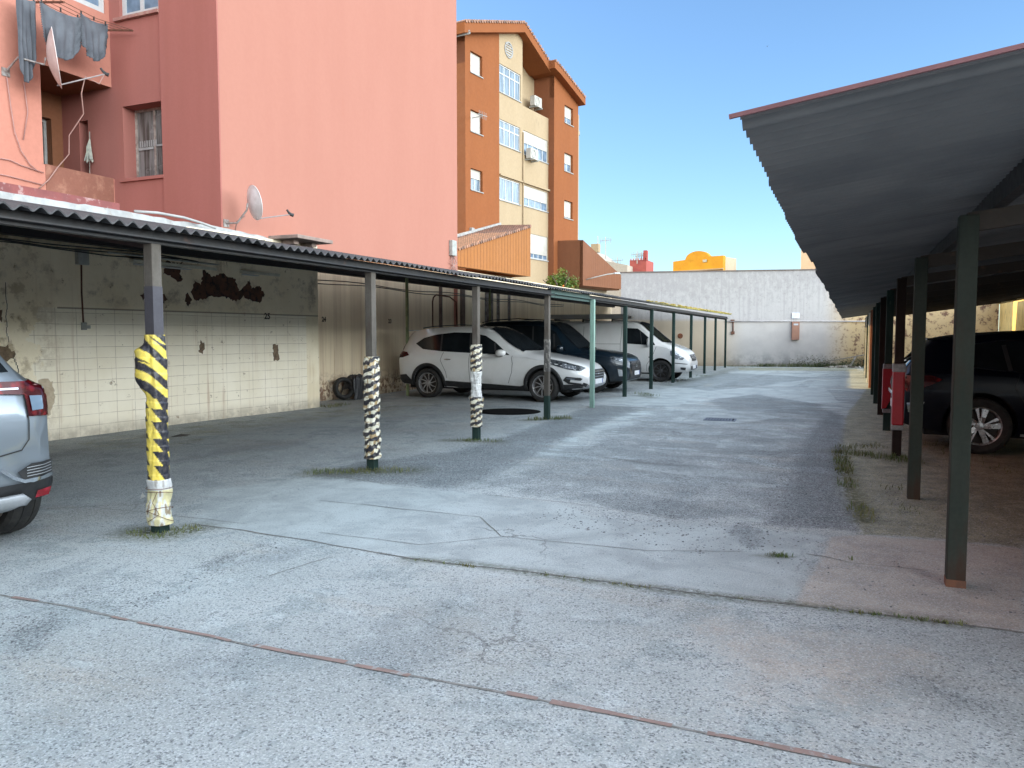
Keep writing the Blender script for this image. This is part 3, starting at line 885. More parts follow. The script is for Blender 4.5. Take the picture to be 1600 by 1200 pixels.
wrap(postsL[1], .13, 1.26, lambda z, a: .076+.005*math.sin(z*19)+.004*math.sin(z*41+a), faded(12), 12, label='faded black and cream tape wound from knee to shoulder height')
def r3(z, a):
    if z > .98: return .072
    if z > .62: return .071 - .010*math.sin((z-.62)/.36*math.pi)
    if z > .46: return .086 + .006*math.sin(a*3)
    return .075
wrap(postsL[2], .19, 1.36, r3, c3, 22, label='faded striped tape around a band of white plastic')
# small flaps of loose film
def flap(parent, p, q, r_, col_):
    mb = MB(); mb.add([p, q, r_], [(0,1,2)]); mb.add([p, q, r_], [(2,1,0)]); return mb.build('loose_tape_end', col_, parent)
wf = mat('white_film', WHT, (.6,.6,.58), rough=.5)
flap(postsL[0], (-.09,-.05,.27), (-.135,-.06,.25), (-.12,-.05,.30), wf)
flap(postsL[1], (.07,-.05,.42), (.105,-.03,.44), (.07,-.04,.46), wf)
flap(postsL[2], (-.09,-.03,.56), (-.12,-.02,.60), (-.09,-.02,.64), wf); flap(postsL[2], (.09,-.03,.62), (.12,-.02,.60), (.09,-.02,.57), wf)

# coping above the carport
mb = MB(); rng = random.Random(2)
n = 90
for i in range(n):
    y = 3+ (12.75-3)*i/n; y2 = 3+(12.75-3)*(i+1)/n
    h = 3.41-.02*(y < 7.9)+.035*noise.noise(Vector((y*1.1,0,0)))+.02*noise.noise(Vector((y*4,3,0)))- (max(0,y-11.3)*.06)
    h2 = 3.41-.02*(y2 < 7.9)+.035*noise.noise(Vector((y2*1.1,0,0)))+.02*noise.noise(Vector((y2*4,3,0)))-(max(0,y2-11.3)*.06)
    f0 = -10.12+.03*noise.noise(Vector((y*2,8,0))); f1 = -10.12+.03*noise.noise(Vector((y2*2,8,0)))
    mb.add([(f0,y,3.2),(f1,y2,3.2),(f1,y2,h2-.02),(f0,y,h-.02),(f0-.3,y,h),(f1-.3,y2,h2)], [(0,1,2,3),(3,2,5,4)])
ctl = mb.build('white_coping', MT['white'], carL, smooth=True)
ctl['label'] = 'lumpy white waterproof coating along the back of the roof'
mb = MB(); mb.box((-10.35,3,3.36),(-10.16,8.6,3.50)); mb.build('red_flashing', MT['redcoat'], carL)
mb = MB(); mb.tube([(-10.2,8.9,3.43),(-10.15,9.3,3.46),(-10.1,9.8,3.45),(-10.0,10.1,3.39),(-9.9,10.3,3.33)], .022, 8); mb.build('white_hose', MT['white'], carL, smooth=True)
slab = thing('stone_slab', 'loose stained concrete slab lying on the carport roof against the pink wall', 'slab', (-9.75, 12.4, 3.27))
mb = MB(); mb.box((-.35,-.55,.05),(.35,.55,.12)); mb.box((-.2,-.35,-.03),(.1,-.2,.05)); mb.box((-.2,.2,-.03),(.1,.35,.05)); o = mb.build('slab_body', mat('slab_concrete', (.30,.22,.19), (.2,.15,.13), rough=.9, scale=6), slab, bevel=.01)

# ------------------------------------------------------------------ LEFT BACK WALL
def wallmat(kind):
    m, T, b, tc = newmat('stained_wall_'+kind)
    V = tc.outputs['Object']     # x runs along the wall, z up
    sp = T.n('ShaderNodeSeparateXYZ'); T.nt.links.new(V, sp.inputs[0])
    Z = sp.outputs[2]; X = sp.outputs[0]
    big = T.noise(V, 1.1, 6, .65); med = T.noise(V, 5, 6, .7)
    if kind == 'tiled':
        c = T.mix(T.ramp(big,.35,.65), (.90,.80,.62), (.80,.69,.50))
        # tile grid, below 1.88 m and from x>.95
        cmb = T.n('ShaderNodeCombineXYZ'); T.nt.links.new(X, cmb.inputs[0]); T.nt.links.new(Z, cmb.inputs[1])
        br = T.n('ShaderNodeTexBrick', Scale=1.0, Mortar__Size=.0035, Brick__Width=.31, Row__Height=.167, _offset=0.0)
        br.inputs['Mortar Smooth'].default_value = .3
        wv = T.nt.nodes.new('ShaderNodeVectorMath'); wv.operation = 'ADD'
        nz_ = T.n('ShaderNodeTexNoise', Scale=1.3, Detail=3.0); T.nt.links.new(V, nz_.inputs['Vector'])
        sc = T.nt.nodes.new('ShaderNodeVectorMath'); sc.operation = 'SCALE'; sc.inputs['Scale'].default_value = .03
        T.nt.links.new(nz_.outputs['Color'], sc.inputs[0]); T.nt.links.new(cmb.outputs[0], wv.inputs[0]); T.nt.links.new(sc.outputs[0], wv.inputs[1])
        T.nt.links.new(wv.outputs[0], br.inputs['Vector'])
        edge = T.math('ADD', X, T.math('MULTIPLY', T.math('SUBTRACT', T.noise(V, 2.6, 5, .7), .5), 1.2))
        inside = T.math('MULTIPLY', T.math('GREATER_THAN', edge, 5.3), T.math('LESS_THAN', Z, 1.885))
        inside = T.math('MULTIPLY', inside, T.math('LESS_THAN', X, 10.75))
        line = T.math('MULTIPLY', T.math('MULTIPLY', br.outputs['Fac'], inside), T.ramp(med, .3, .6, (.2,.75)))
        c = T.mix(T.math('MULTIPLY', inside, .55), c, T.mix(T.ramp(T.noise(V,2,3),.3,.7), (.94,.89,.79), (.88,.82,.70)))
        c = T.mix(line, c, (.26,.18,.12))
        band = T.math('MULTIPLY', T.math('LESS_THAN', T.math('ABSOLUTE', T.math('SUBTRACT', Z, 1.885)), .012), T.math('GREATER_THAN', X, 5.6))
        c = T.mix(T.math('MULTIPLY', band, .7), c, (.17,.12,.08))
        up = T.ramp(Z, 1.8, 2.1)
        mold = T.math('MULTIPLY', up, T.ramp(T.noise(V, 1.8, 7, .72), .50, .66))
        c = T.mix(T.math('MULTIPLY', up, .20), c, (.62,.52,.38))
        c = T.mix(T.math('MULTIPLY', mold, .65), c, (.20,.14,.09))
    elif kind == 'sheet':
        w_ = T.n('ShaderNodeTexWave', Scale=5.2, Distortion=.3, _bands_direction='X'); T.nt.links.new(V, w_.inputs['Vector'])
        c = T.mix(T.ramp(T.noise(T.scaled(V,(3,3,.12)),1.6,4,.6),.35,.65), (.86,.72,.52), (.72,.58,.41))
        c = T.mix(T.ramp(w_.outputs[0],.2,.8,(0,.12)), c, (.40,.32,.24))
        low = T.ramp(Z, .75, .2)
        c = T.mix(T.math('MULTIPLY', low, T.ramp(T.noise(V,7,6,.7),.45,.56)), c, (.20,.10,.06))
        c = T.mix(T.math('MULTIPLY', low, T.ramp(T.noise(V,4,6,.7),.5,.6,(0,.6))), c, (.66,.58,.48))
    elif kind == 'end':
        # end wall: grey mould above, whitewash below the pipe, grime low down
        c = T.mix(T.ramp(big,.35,.65), (.485,.46,.44), (.44,.415,.40))
        up = T.ramp(Z, 2.05, 2.25)
        topd = T.ramp(Z, 2.2, 4.5, (.10,-.02))
        mo = T.ramp(T.math('SUBTRACT', T.noise(T.scaled(V,(1,1,.6)), 4.2, 9, .82), T.math('SUBTRACT', topd, T.math('MULTIPLY', T.ramp(X, 9, 1), .045))), .42, .58)
        c = T.mix(T.math('MULTIPLY', up, .5), c, (.43,.42,.42))
        c = T.mix(T.math('MULTIPLY', T.math('MULTIPLY', up, mo), .34), c, (.2,.185,.185))
        st = T.ramp(T.noise(T.scaled(V,(6,6,.14)), 1.6, 5, .7), .48, .66, (0,.6))
        c = T.mix(T.math('MULTIPLY', up, st), c, (.34,.32,.32))
        fine_ = T.ramp(T.noise(V, 9, 5, .75), .55, .68)
        c = T.mix(T.math('MULTIPLY', T.math('MULTIPLY', up, fine_), .5), c, (.2,.18,.18))
        low = T.ramp(Z, .95, .1)
        lg = T.math('MULTIPLY', low, T.ramp(T.noise(V, 2.4, 7, .7), .42, .6))
        c = T.mix(T.math('MULTIPLY', lg, .8), c, (.24,.24,.23))
        rt = T.ramp(X, 9.2, 10.8)
        c = T.mix(T.math('MULTIPLY', rt, .8), c, (.56,.40,.18))  # golden sun bounce under the right carport put into the colour
        c = T.mix(T.math('MULTIPLY', rt, T.ramp(T.noise(V, 3.0, 7, .75), .5, .6)), c, (.16,.09,.06))
        lf = T.math('MULTIPLY', T.ramp(X, 6.0, 4.4), T.ramp(Z, 2.3, 2.1))
        c = T.mix(T.math('MULTIPLY', lf, .75), c, (.45,.36,.25))
    else:
        c = T.mix(T.ramp(big,.35,.65), (.92,.68,.28), (.82,.58,.22))  # warm bounced sunlight put into the wall colour
        c = T.mix(T.ramp(T.noise(T.scaled(V,(3,3,.5)), 3, 6, .7), .52, .66, (0,.8)), c, (.20,.13,.07))
    # vertical rust runs and dust near the ground
    run = T.noise(T.scaled(V, (3.2,3.2,.10)), 2.1, 5, .7)
    if kind in ('tiled', 'sheet'):
        low2 = T.ramp(Z, 2.1, .0, (.25,1))
        c = T.mix(T.math('MULTIPLY', T.ramp(run, .54, .70), T.math('MULTIPLY', low2, .85)), c, (.42,.25,.14))
    if kind == 'tiled':
        c = T.mix(T.math('MULTIPLY', T.ramp(T.noise(V,6,7,.75),.60,.66), .8), c, (.25,.17,.10))
        c = T.mix(T.math('MULTIPLY', T.ramp(X, 5.9, 4.9), T.ramp(T.noise(V,3,6,.7),.5,.6,(0,.7))), c, (.40,.30,.18))
    foot = T.math('MULTIPLY', T.ramp(Z, .28, .02), T.ramp(med, .3, .6, (.4,1)))
    c = T.mix(T.math('MULTIPLY', foot, .6), c, (.20,.16,.12))
    T.nt.links.new(c, b.inputs['Base Color']); b.inputs['Roughness'].default_value = .88
    bump(T, b, T.math('ADD', T.math('MULTIPLY', med, 1.0), T.math('MULTIPLY', T.noise(V, 40, 3), .3)), .35, .015)
    return m
def wallthing(name, label, cat, P0, P1, z1, kind, thick=.25, hide_root=False):
    d = Vector((P1[0]-P0[0], P1[1]-P0[1], 0)); L = d.length
    t = thing(name, label, cat, (P0[0], P0[1], 0), math.atan2(d.y, d.x))
    mb = MB()
    nseg = max(1, int(L/.5))
    for i in range(nseg):
        pass
    mb.box((0, 0, -.05), (L, thick, z1))
    o = mb.build('wall_face', wallmat(kind), t, bevel=.01)
    return t, L
tw, LT = wallthing('boundary_wall', 'stained cream back wall with square tiles and peeling plaster, painted number 25', 'wall', (-10.62, 2.0), (-9.90, 13.1), 3.32, 'tiled')
# local frame: x along, y behind; front face is y=0 -> put decorations at negative y
def wtext(parent, s, x, z, size, m_, name='painted_number', y=-.003, rot=0):
    cu = bpy.data.curves.new(name, 'FONT'); cu.body = s; cu.size = size; cu.extrude = .001
    cu.space_character = 1.0; cu.offset = size*.03
    tmp = bpy.data.objects.new('tmp', cu); COL.objects.link(tmp)
    dg = bpy.context.evaluated_depsgraph_get(); dg.update()
    me_ = bpy.data.meshes.new_from_object(tmp.evaluated_get(dg))
    bpy.data.objects.remove(tmp); bpy.data.curves.remove(cu)
    me_.name = name; me_.materials.clear(); me_.materials.append(m_)
    o = bpy.data.objects.new(name, me_); link(o, parent)
    o.location = (x, y, z); o.rotation_euler = (math.pi/2, rot, 0)
    return o
paint = mat('black_stencil_paint', (.03,.025,.02), (.09,.07,.05), rough=.8, scale=30)
wtext(tw, '25', 11.62-2.0-.02, 1.80, .155, paint)
# peeled plaster showing brick: ragged thin pits edged with plaster
def ragged(parent, name, pts, m_, z=-.002, seed=1, jit=.02, thick=.004):
    rng = random.Random(seed); P_ = []
    n = len(pts)
    for i in range(n):
        a, b = Vector(pts[i]), Vector(pts[(i+1)%n]); k = max(2, int((b-a).length/.03))
        for q in range(k):
            c = a.lerp(b, q/k); P_.append((c.x+rng.uniform(-jit,jit), c.y+rng.uniform(-jit,jit)))
    mb = MB()
    tri = delaunay_2d_cdt([Vector(p) for p in P_], [], [list(range(len(P_)))], 1, 1e-5)
    mb.add([(v.x, z, v.y) for v in tri[0]], [tuple(f) for f in tri[2]])
    n0 = len(P_)
    mb.add([(p[0], z, p[1]) for p in P_]+[(p[0], .0, p[1]) for p in P_], [(i,(i+1)%n0,n0+(i+1)%n0,n0+i) for i in range(n0)])
    return mb.build(name, m_, parent)
brk = mat('bare_brick', (.13,.055,.035), (.07,.04,.03), rough=.95, scale=7, bumpy=.5, bscale=18, stain=(.03,.022,.02), sscale=9, slo=.5, shi=.62)
drk = mat('bare_mortar', (.24,.17,.11), (.13,.09,.06), rough=.95, scale=11)
def Yl(y): return y-2.0
for k, (pts, m_) in enumerate([
    ([(9.93,2.22),(10.02,2.08),(10.4,2.17),(10.75,2.15),(10.9,2.10),(11.1,2.2),(11.3,2.12),(11.5,2.10),(11.62,2.26),(11.5,2.42),(11.3,2.36),(11.25,2.52),(11.12,2.38),(11.0,2.30),(10.9,2.50),(10.6,2.58),(10.4,2.50),(10.2,2.62),(10.15,2.36),(10.02,2.42)], brk),
    ([(9.40,2.50),(9.45,2.70),(9.6,2.68),(9.75,2.70),(9.72,2.52),(9.78,2.42),(9.66,2.38),(9.55,2.46)], brk),
    ([(9.25,2.14),(9.38,2.16),(9.46,2.08),(9.38,2.02),(9.27,2.05)], brk), ([(9.8,2.10),(9.86,2.2),(9.95,2.08),(9.85,1.98)], brk),
    ([(8.95,2.14),(9.05,2.18),(9.1,2.10),(8.98,2.06)], brk), ([(6.75,1.70),(6.78,1.84),(6.86,1.82),(6.84,1.68)], drk),
    ([(6.3,1.58),(6.62,1.50),(6.66,1.34),(6.9,1.36),(7.0,1.24),(6.9,1.14),(6.6,1.24),(6.4,1.22),(6.3,1.32)], drk),
    ([(11.82,1.0),(11.80,1.30),(11.95,1.32),(11.97,1.02)], drk), ([(10.05,1.22),(10.12,1.40),(10.2,1.3),(10.14,1.16)], drk),
    ([(7.35,.62),(7.3,.85),(7.42,.9),(7.5,.8),(7.52,.62),(7.45,.4),(7.4,.3)], mat('worn_plaster', (.60,.50,.37), (.45,.36,.26), rough=.95, scale=9))]):
    ragged(tw, 'peeled_patch', [(Yl(a), b) for a, b in pts], m_, seed=k+3)
# crack down the plaster
cm = MB(); pr = None
for k in range(30):
    z_ = 1.22-k*.045; y_ = 6.98+.03*noise.noise(Vector((z_*7,0,0)))+.06*math.sin(k*.33)-.02
    cm.box((Yl(y_)-.006, -.002, z_-.046), (Yl(y_)+.006, 0, z_))
for k in range(20):
    z_ = 2.2-k*.04; y_ = 6.9+.05*noise.noise(Vector((z_*6,4,0)))
    cm.box((Yl(y_)-.004, -.002, z_-.041), (Yl(y_)+.004, 0, z_))
cm.build('plaster_crack', MT['black'], tw)
tb, LB = wallthing('boundary_wall', 'plainer ribbed brown-cream back wall behind the parked cars, numbers 24 and 23', 'wall', (-10.78, 13.1), (-10.30, 36.9), 3.45, 'sheet')
wtext(tb, '24', 14.35-13.1, 1.80, .15, paint); wtext(tb, '23', 17.05-13.1, 1.80, .15, paint)
mb = MB(); mb.box((0,-.0,-.05),(.06,-.55,2.75)) if False else None
# return face of the thicker tiled wall
jr = MB(); jr.box((-.02,-.66,-.05),(.0,-.02,3.3))
jr.build('wall_end', wallmat('sheet'), tb)
for s_, w_ in ((6.6,.10),(7.9,.22),(9.6,.5),(10.5,.12),(11.4,.10),(15,.12)):
    mb = MB(); mb.box((s_,-.06,.0),(s_+w_,0,2.9)); mb.build('pilaster', mat('pilaster_%d'%int(s_*10), (.16,.11,.09) if s_<9 else (.22,.21,.20), (.1,.07,.06), rough=.9), tb)

# electric bits on the wall
jb = thing('junction_box', 'grey electrical junction box with a conduit running down to a socket on the tiled wall', 'junction box', (-10.26, 7.97, 2.62), math.pi/2)
mb = MB(); mb.box((-.09,-.09,-.10),(.09,.02,.12)); mb.build('box_body', MT['greybox'], jb, bevel=.008)
mb = MB(); mb.tube([(-.0,-.03,-.1),(-.01,-.03,-.5),(.0,-.03,-.95)], .013, 8); mb.build('conduit', MT['rust'], jb, smooth=True)
mb = MB(); mb.box((-.035,-.05,-1.05),(.045,.0,-.94)); mb.box((.045,-.055,-1.03),(.10,-.015,-.98)); mb.build('socket', MT['greybox'], jb, bevel=.004)
def tubelight(x, y, z, rz, L, label, lit=False):
    t = thing('strip_light', label, 'strip light', (x,y,z), rz)
    mb = MB(); mb.box((0,-.05,.0),(L,.05,.05)); mb.build('housing', mat('strip_housing', (.62,.60,.5), (.5,.48,.4), rough=.5), t)
    mb = MB(); mb.tube([(.04,0,-.02),(L-.04,0,-.02)], .016, 10); mb.build('tube', MT['whitepvc'], t, smooth=True)
    return t
cb = thing('cable_run', 'bundle of dark cables clipped along the top of the tiled wall', 'cables', (-10.1, 0, 0))
for k in range(3):
    mb = MB(); rng = random.Random(k); mb.tube([(-.02-.1*(13-y)/12+.02*k, y, 2.70+.03*k+.02*math.sin(y*2.1+k)+.02*rng.random()) for y in np.arange(5.2, 13.2, .45)], .010, 6); mb.build('cable', MT['darkcable'], cb, smooth=True)
mb = MB(); mb.tube([(.02, y, 2.69+.004*y+.006*math.sin(y)) for y in np.arange(8.3,13.2,.7)], .016, 6); mb.build('conduit', MT['greybox'], cb, smooth=True)
tubelight(-10.12, 8.75, 2.62, R(90), 2.0, 'long grey strip light above the tiled wall right behind the first post')
tubelight(-10.02, 11.0, 2.62, R(90), 1.9, 'long grey strip light above the tiled wall over the number 25')
cb2 = thing('cable_run', 'brown looped pipe and cables fixed under the roof behind the white car', 'cables', (-10.35, 0, 0))
for k in range(2):
    mb = MB(); mb.tube([(.05+.03*k, y, 2.62+.05*k+.03*math.sin(y*1.3+k)) for y in np.arange(13.4, 30, .6)], .012, 6); mb.build('cable', MT['darkcable'], cb2, smooth=True)
mb = MB(); mb.tube([(.1,18.6,1.7),(.1,18.6,2.4),(.1,18.65,2.52),(.1,18.8,2.6),(.1,19.6,2.58),(.1,20.0,2.45),(.1,20.05,1.8)], .022, 8); mb.build('pipe', MT['rust'], cb2, smooth=True)

# tyre and black sheet on a post stub by wall 24
ty = thing('old_tyre', 'old tyre leaning on a wooden block by the brown wall', 'tyre', (-10.45, 14.72, .27), R(60))
mb = MB(); Mx = Matrix.Rotation(R(80),4,'X')
mb.lathe([(.17,-.08),(.22,-.09),(.25,-.06),(.26,0),(.25,.06),(.22,.09),(.17,.08),(.16,0)], 28, Mx, closed=True); mb.build('tread', MT['tyre'], ty, smooth=True)
bg_ = thing('black_cloth', 'crumpled black sheet draped over a block beside the old tyre', 'cloth', (-10.35, 15.10, 0), 0)
mb = MB(); n_ = 26
for i in range(n_+1):
    for k in range(n_+1):
        u, v = i/n_*2-1, k/n_*2-1
        h = .56 - .28*max(0,abs(v)-.45)*2 - .5*max(0, abs(u)-.5)*1.0 + .035*noise.noise(Vector((u*4,v*4,0)))+.02*noise.noise(Vector((u*9,v*9,2)))
        if u > .35: h = max(.0, .56-(u-.35)*.86+.03*noise.noise(Vector((u*6,v*9,4))))
        mb.v.append((.12*min(u,.4)/.4 + (.05*noise.noise(Vector((v*6,u*3,1))) if u > .35 else 0), v*.30, h))
for i in range(n_):
    for k in range(n_):
        a = i*(n_+1)+k; mb.f.append((a,a+n_+1,a+n_+2,a+1)); mb.m.append(0)
mb.build('sheet', mat('black_sheet', (.02,.02,.024), (.035,.035,.04), rough=.5, scale=8), bg_, smooth=True)
mb = MB(); mb.box((-.12,-.10,0),(.08,.1,.5)); mb.build('block', drk, bg_)

# ------------------------------------------------------------------ END WALL
te, LE = wallthing('end_wall', 'tall grey white end wall streaked with black mould above and whitewash below', 'wall', (-9.8, 36.7), (6.6, 40.32), 4.50, 'end', .3)
mb = MB(); mb.box((-.05,-.04,4.5),(LE,.34,4.55)); mb.build('coping', mat('brown_coping', (.22,.16,.13), (.15,.12,.11), rough=.9, scale=5), te)
mb = MB(); mb.tube([(4.9,-.04,2.13),(7.5,-.04,2.135),(10.4,-.04,2.12),(12,-.04,2.12)], .028, 8); mb.build('wall_pipe', mat('painted_pipe', (.50,.48,.48), (.4,.37,.36), rough=.7, scale=5), te, smooth=True)
bx = thing('meter_cabinet', 'brown metal cabinet mounted on the whitewashed end wall', 'cabinet', (-9.8+.9765*8.12, 36.7+.2157*8.12, 1.26), math.atan2(3.62,16.4))
mb = MB(); mb.box((-.17,-.14,0),(.17,0,.84)); mb.build('cabinet_body', mat('brown_cabinet_paint', (.34,.17,.11), (.27,.14,.10), rough=.6, scale=5), bx, bevel=.01)
mb = MB(); mb.box((-.10,-.145,.68),(.10,-.14,.76)); mb.build('label_plate', MT['silverplastic'], bx)
sg = thing('wall_sign', 'small faded white sign above the brown cabinet', 'sign', (-9.8+.9765*8.12, 36.7+.2157*8.12, 2.27), math.atan2(3.62,16.4))
mb = MB(); mb.box((-.17,-.05,-.0),(.17,-.035,.26)); mb.build('sign_panel', mat('faded_sign', (.62,.66,.78), (.80,.80,.82), rough=.5, scale=6, lo=.45, hi=.55), sg)
pp = thing('wall_pipe_stub', 'short brown pipe with an outlet box on the end wall beside the last post', 'pipe', (-9.8+.9765*5.3, 36.7+.2157*5.3, 1.6), math.atan2(3.62,16.4))
mb = MB(); mb.tube([(0,-.04,.0),(0,-.04,.48)], .03, 8); mb.build('tube', MT['rust'], pp, smooth=True)
mb = MB(); mb.box((-.09,-.08,-.08),(.07,0,.06)); mb.build('outlet_box', MT['rust'], pp, bevel=.006); mb = MB(); mb.box((-.12,-.06,.48),(.06,0,.62)); mb.build('elbow', MT['rust'], pp, bevel=.006)
rd = thing('wall_vent', 'round rusty vent disc on the cream end wall beyond the van', 'vent', (-9.8+.9765*2.85, 36.7+.2157*2.85, 1.44), math.atan2(3.62,16.4))
mb = MB(); mb.lathe([(0,0.03),(.10,.03),(.12,.02),(.125,-.0)], 24, Matrix.Rotation(R(90),4,'X')); mb.build('disc', mat('rust_disc', (.22,.07,.03), (.12,.05,.03), rough=.9, scale=10), rd)

# junk at the right foot of the end wall
def ewp(s, off): return (-9.8+.9765*s+.2157*off, 36.7+.2157*s-.9765*off)
def plank(name, label, s0, z0, s1, z1, off, w_, t_, col_, g=None):
    x0,y0 = ewp(s0,off); x1,y1 = ewp(s1,off*.5)
    t = thing(name, label, 'plank', (x0,y0,z0), 0, g)
    mb = MB(); mb.bar((0,0,0),(x1-x0,y1-y0,z1-z0), w_, t_); mb.build('board', col_, t); return t
wood = mat('grey_weathered_wood', (.32,.29,.25), (.2,.18,.16), rough=.9, scale=6)
plank('plank', 'long weathered board leaning low against the end wall', 9.2,.22,11.4,.62,.35,.10,.04, wood)
plank('plank', 'short upright grey board propped under the long board', 10.45,.03,10.75,.48,.55,.09,.03, wood)
plank('plank', 'pale plank end lying on the weeds', 9.9,.06,10.6,.12,.75,.14,.04, mat('pale_wood', (.5,.46,.4), (.4,.36,.3), rough=.9))
bt = thing('black_bucket', 'black rubber basket beside the propped boards', 'bucket', (*ewp(11.3,.5), 0))
mb = MB(); mb.lathe([(0,0),(.22,0),(.30,.36),(.285,.36),(.21,.03),(0,.03)], 24); mb.build('tub', MT['black'], bt, smooth=True)
pt = thing('broken_bowl', 'broken pale basin leaning on the end wall above the black basket', 'basin', (*ewp(11.4,.25), .38))
mb = MB(); mb.lathe([(0,0),(.14,.01),(.22,.06),(.215,.07),(.13,.025),(0,.015)], 24, Matrix.Rotation(R(55),4,'X')); mb.build('bowl', MT['white'], pt, smooth=True)
# rubble
rb = MB(); rng = random.Random(8)
for k in range(70):
    s = rng.uniform(9.3,11.6); o_ = rng.uniform(.5,1.1); x,y = ewp(s,o_); r = rng.uniform(.02,.07)
    M_ = Matrix.Translation((x,y,r*.5)) @ Matrix.Rotation(rng.random()*6,4,(rng.random(),rng.random(),1)); rb.box((-r,-r*.7,-r*.5),(r,r*.7,r*.5), M_)
tag(rb.build('rubble', mat('rubble', (.5,.48,.44), (.16,.14,.12), rough=.95, scale=2.5, lo=.45, hi=.55)), kind='stuff', label='broken stone and litter heaped before the end wall', cat='rubble')
# low shrubs of weeds at the wall foot
def leafclump(mb, c, rad, n, size, rng, squash=1.0):
    for _ in range(n):
        th = rng.random()*6.283; ph = math.acos(rng.uniform(-1,1)); rr = rad*rng.random()**.4
        p = Vector((c[0]+rr*math.sin(ph)*math.cos(th), c[1]+rr*math.sin(ph)*math.sin(th), c[2]+rr*math.cos(ph)*squash))
        if p.z < .01: p.z = .01+rng.random()*.05
        a = Vector((rng.uniform(-1,1),rng.uniform(-1,1),rng.uniform(-.6,.6))).normalized(); b = a.cross(Vector((rng.uniform(-1,1),rng.uniform(-1,1),1))).normalized()
        s = size*rng.uniform(.6,1.4)
        mb.add([p-a*s, p-b*s*.38, p+a*s, p+b*s*.38], [(0,1,2,3)])
rng = random.Random(3); mb = MB()
for k in range(46):
    s = rng.uniform(5.8,12.0) if k > 20 else rng.uniform(8.3,11.3)
    h = .10 + (.30 if s > 8.0 else .05)*rng.random()
    x, y = ewp(s, rng.uniform(.15,.6)); leafclump(mb, (x,y,h*.6), h*1.2, 60, .035, rng, .8)
leafm = mat('weed_leaf', (.030,.055,.014), (.08,.085,.03), rough=.6, scale=1.5, lo=.4, hi=.6)
tag(mb.build('weed_clump', leafm), kind='stuff', label='green weeds massed along the foot of the end wall', cat='weeds')

# ------------------------------------------------------------------ RIGHT CARPORT
RP = [(.63,5.20),(.62,7.85),(.65,10.60),(.68,13.34),(.71,15.9),(.74,18.55),(.78,21.2),(.82,23.9),(.86,26.6),(.90,29.3),(.94,32.0),(1.0,34.8)]
carR = thing('carport', 'carport on the right with dark corrugated overhanging roof and dark green posts', 'carport', (0,0,0))
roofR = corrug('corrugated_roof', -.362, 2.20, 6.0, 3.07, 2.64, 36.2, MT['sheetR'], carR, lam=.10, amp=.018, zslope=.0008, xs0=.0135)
mb = MB(); M_ = frameM((-.33,2.625,2.225), (6.33,0,.865), (0,1,0)); M_ = frameM((-.345,2.625,2.206), (6.33,0,.865), (0,1,0)); mb.box((.0,-.008,-.006),(6.4,.004,.008), M_); mb.build('edge_flashing', mat('faded_red_edge', (.20,.085,.09), (.16,.07,.075), rough=.7, scale=3), carR)
b_ = MB(); b_.bar((.80,2.7,2.285),(1.16,36,2.33), .06, .13); b_.build('front_beam', MT['steeldark'], carR)
for X_, Z_ in ((2.4,2.50),(4.2,2.74)):
    b_ = MB(); b_.bar((X_,2.7,Z_-.02),(X_+.2,36,Z_+.02), .05, .09); b_.build('purlin', MT['steeldark'], carR)
b_ = MB(); b_.box((5.75,2.7,2.72),(5.9,36,2.92)); b_.build('purlin', mat('cream_beam', (.55,.47,.33), (.4,.34,.25), rough=.8), carR)
brownm = mat('red_oxide_steel', (.05,.036,.028), (.042,.032,.026), rough=.7, scale=5, stain=(.13,.07,.045), sscale=6, slo=.6, shi=.75)
for i, (x, y) in enumerate(RP):
    b_ = MB(); b_.bar((x+.05,y,2.15),(5.9,y,2.80), .06, .11); b_.build('rafter', brownm, carR)
postR = mat('green_post_rusty_top', (.030,.038,.032), (.045,.052,.044), rough=.8, spec=.15, scale=5, stretch=(1,1,.25), stain=(.05,.028,.02), sscale=3, slo=.45, shi=.65)
brownp = mat('brown_post_paint', (.022,.015,.013), (.03,.02,.017), rough=.8, spec=.15, scale=5)
whitep = mat('white_post_paint', (.75,.74,.70), (.6,.6,.56), rough=.6, scale=5)
orangep = mat('red_oxide_post', (.34,.13,.07), (.26,.10,.06), rough=.7, scale=5)
pr = []
for i, (x, y) in enumerate(RP):
    mm = [postR, postR, brownp, MT['greenpost'], brownp, MT['greenpost'], MT['greenpost'], orangep, whitep, MT['greenpost'], whitep, MT['greenpost']][i]
    lab = {0:'nearest dark green post with a rusty foot', 2:'brown post with a red reflective band', 3:'dark green post with a red reflective band', 7:'red oxide post in the sun', 8:'white post in the sun'}.get(i)
    pr.append(post(carR, x+.05, y, 2.19, mm, .102, .10, lab))
mb = MB(); mb.box((-.0525,-.0515,0),(.0525,.0515,.045)); mb.build('rust_band', mat('orange_rust', (.20,.085,.045), (.12,.06,.04), rough=.9, scale=14), pr[0])
red = mat('red_reflective_film', (.40,.014,.025), (.34,.012,.022), rough=.35, scale=5, stain=(.75,.6,.6), sscale=8, slo=.72, shi=.76)
silv = mat('silver_tape', (.20,.195,.20), (.30,.29,.29), rough=.4, metal=.3, scale=18)
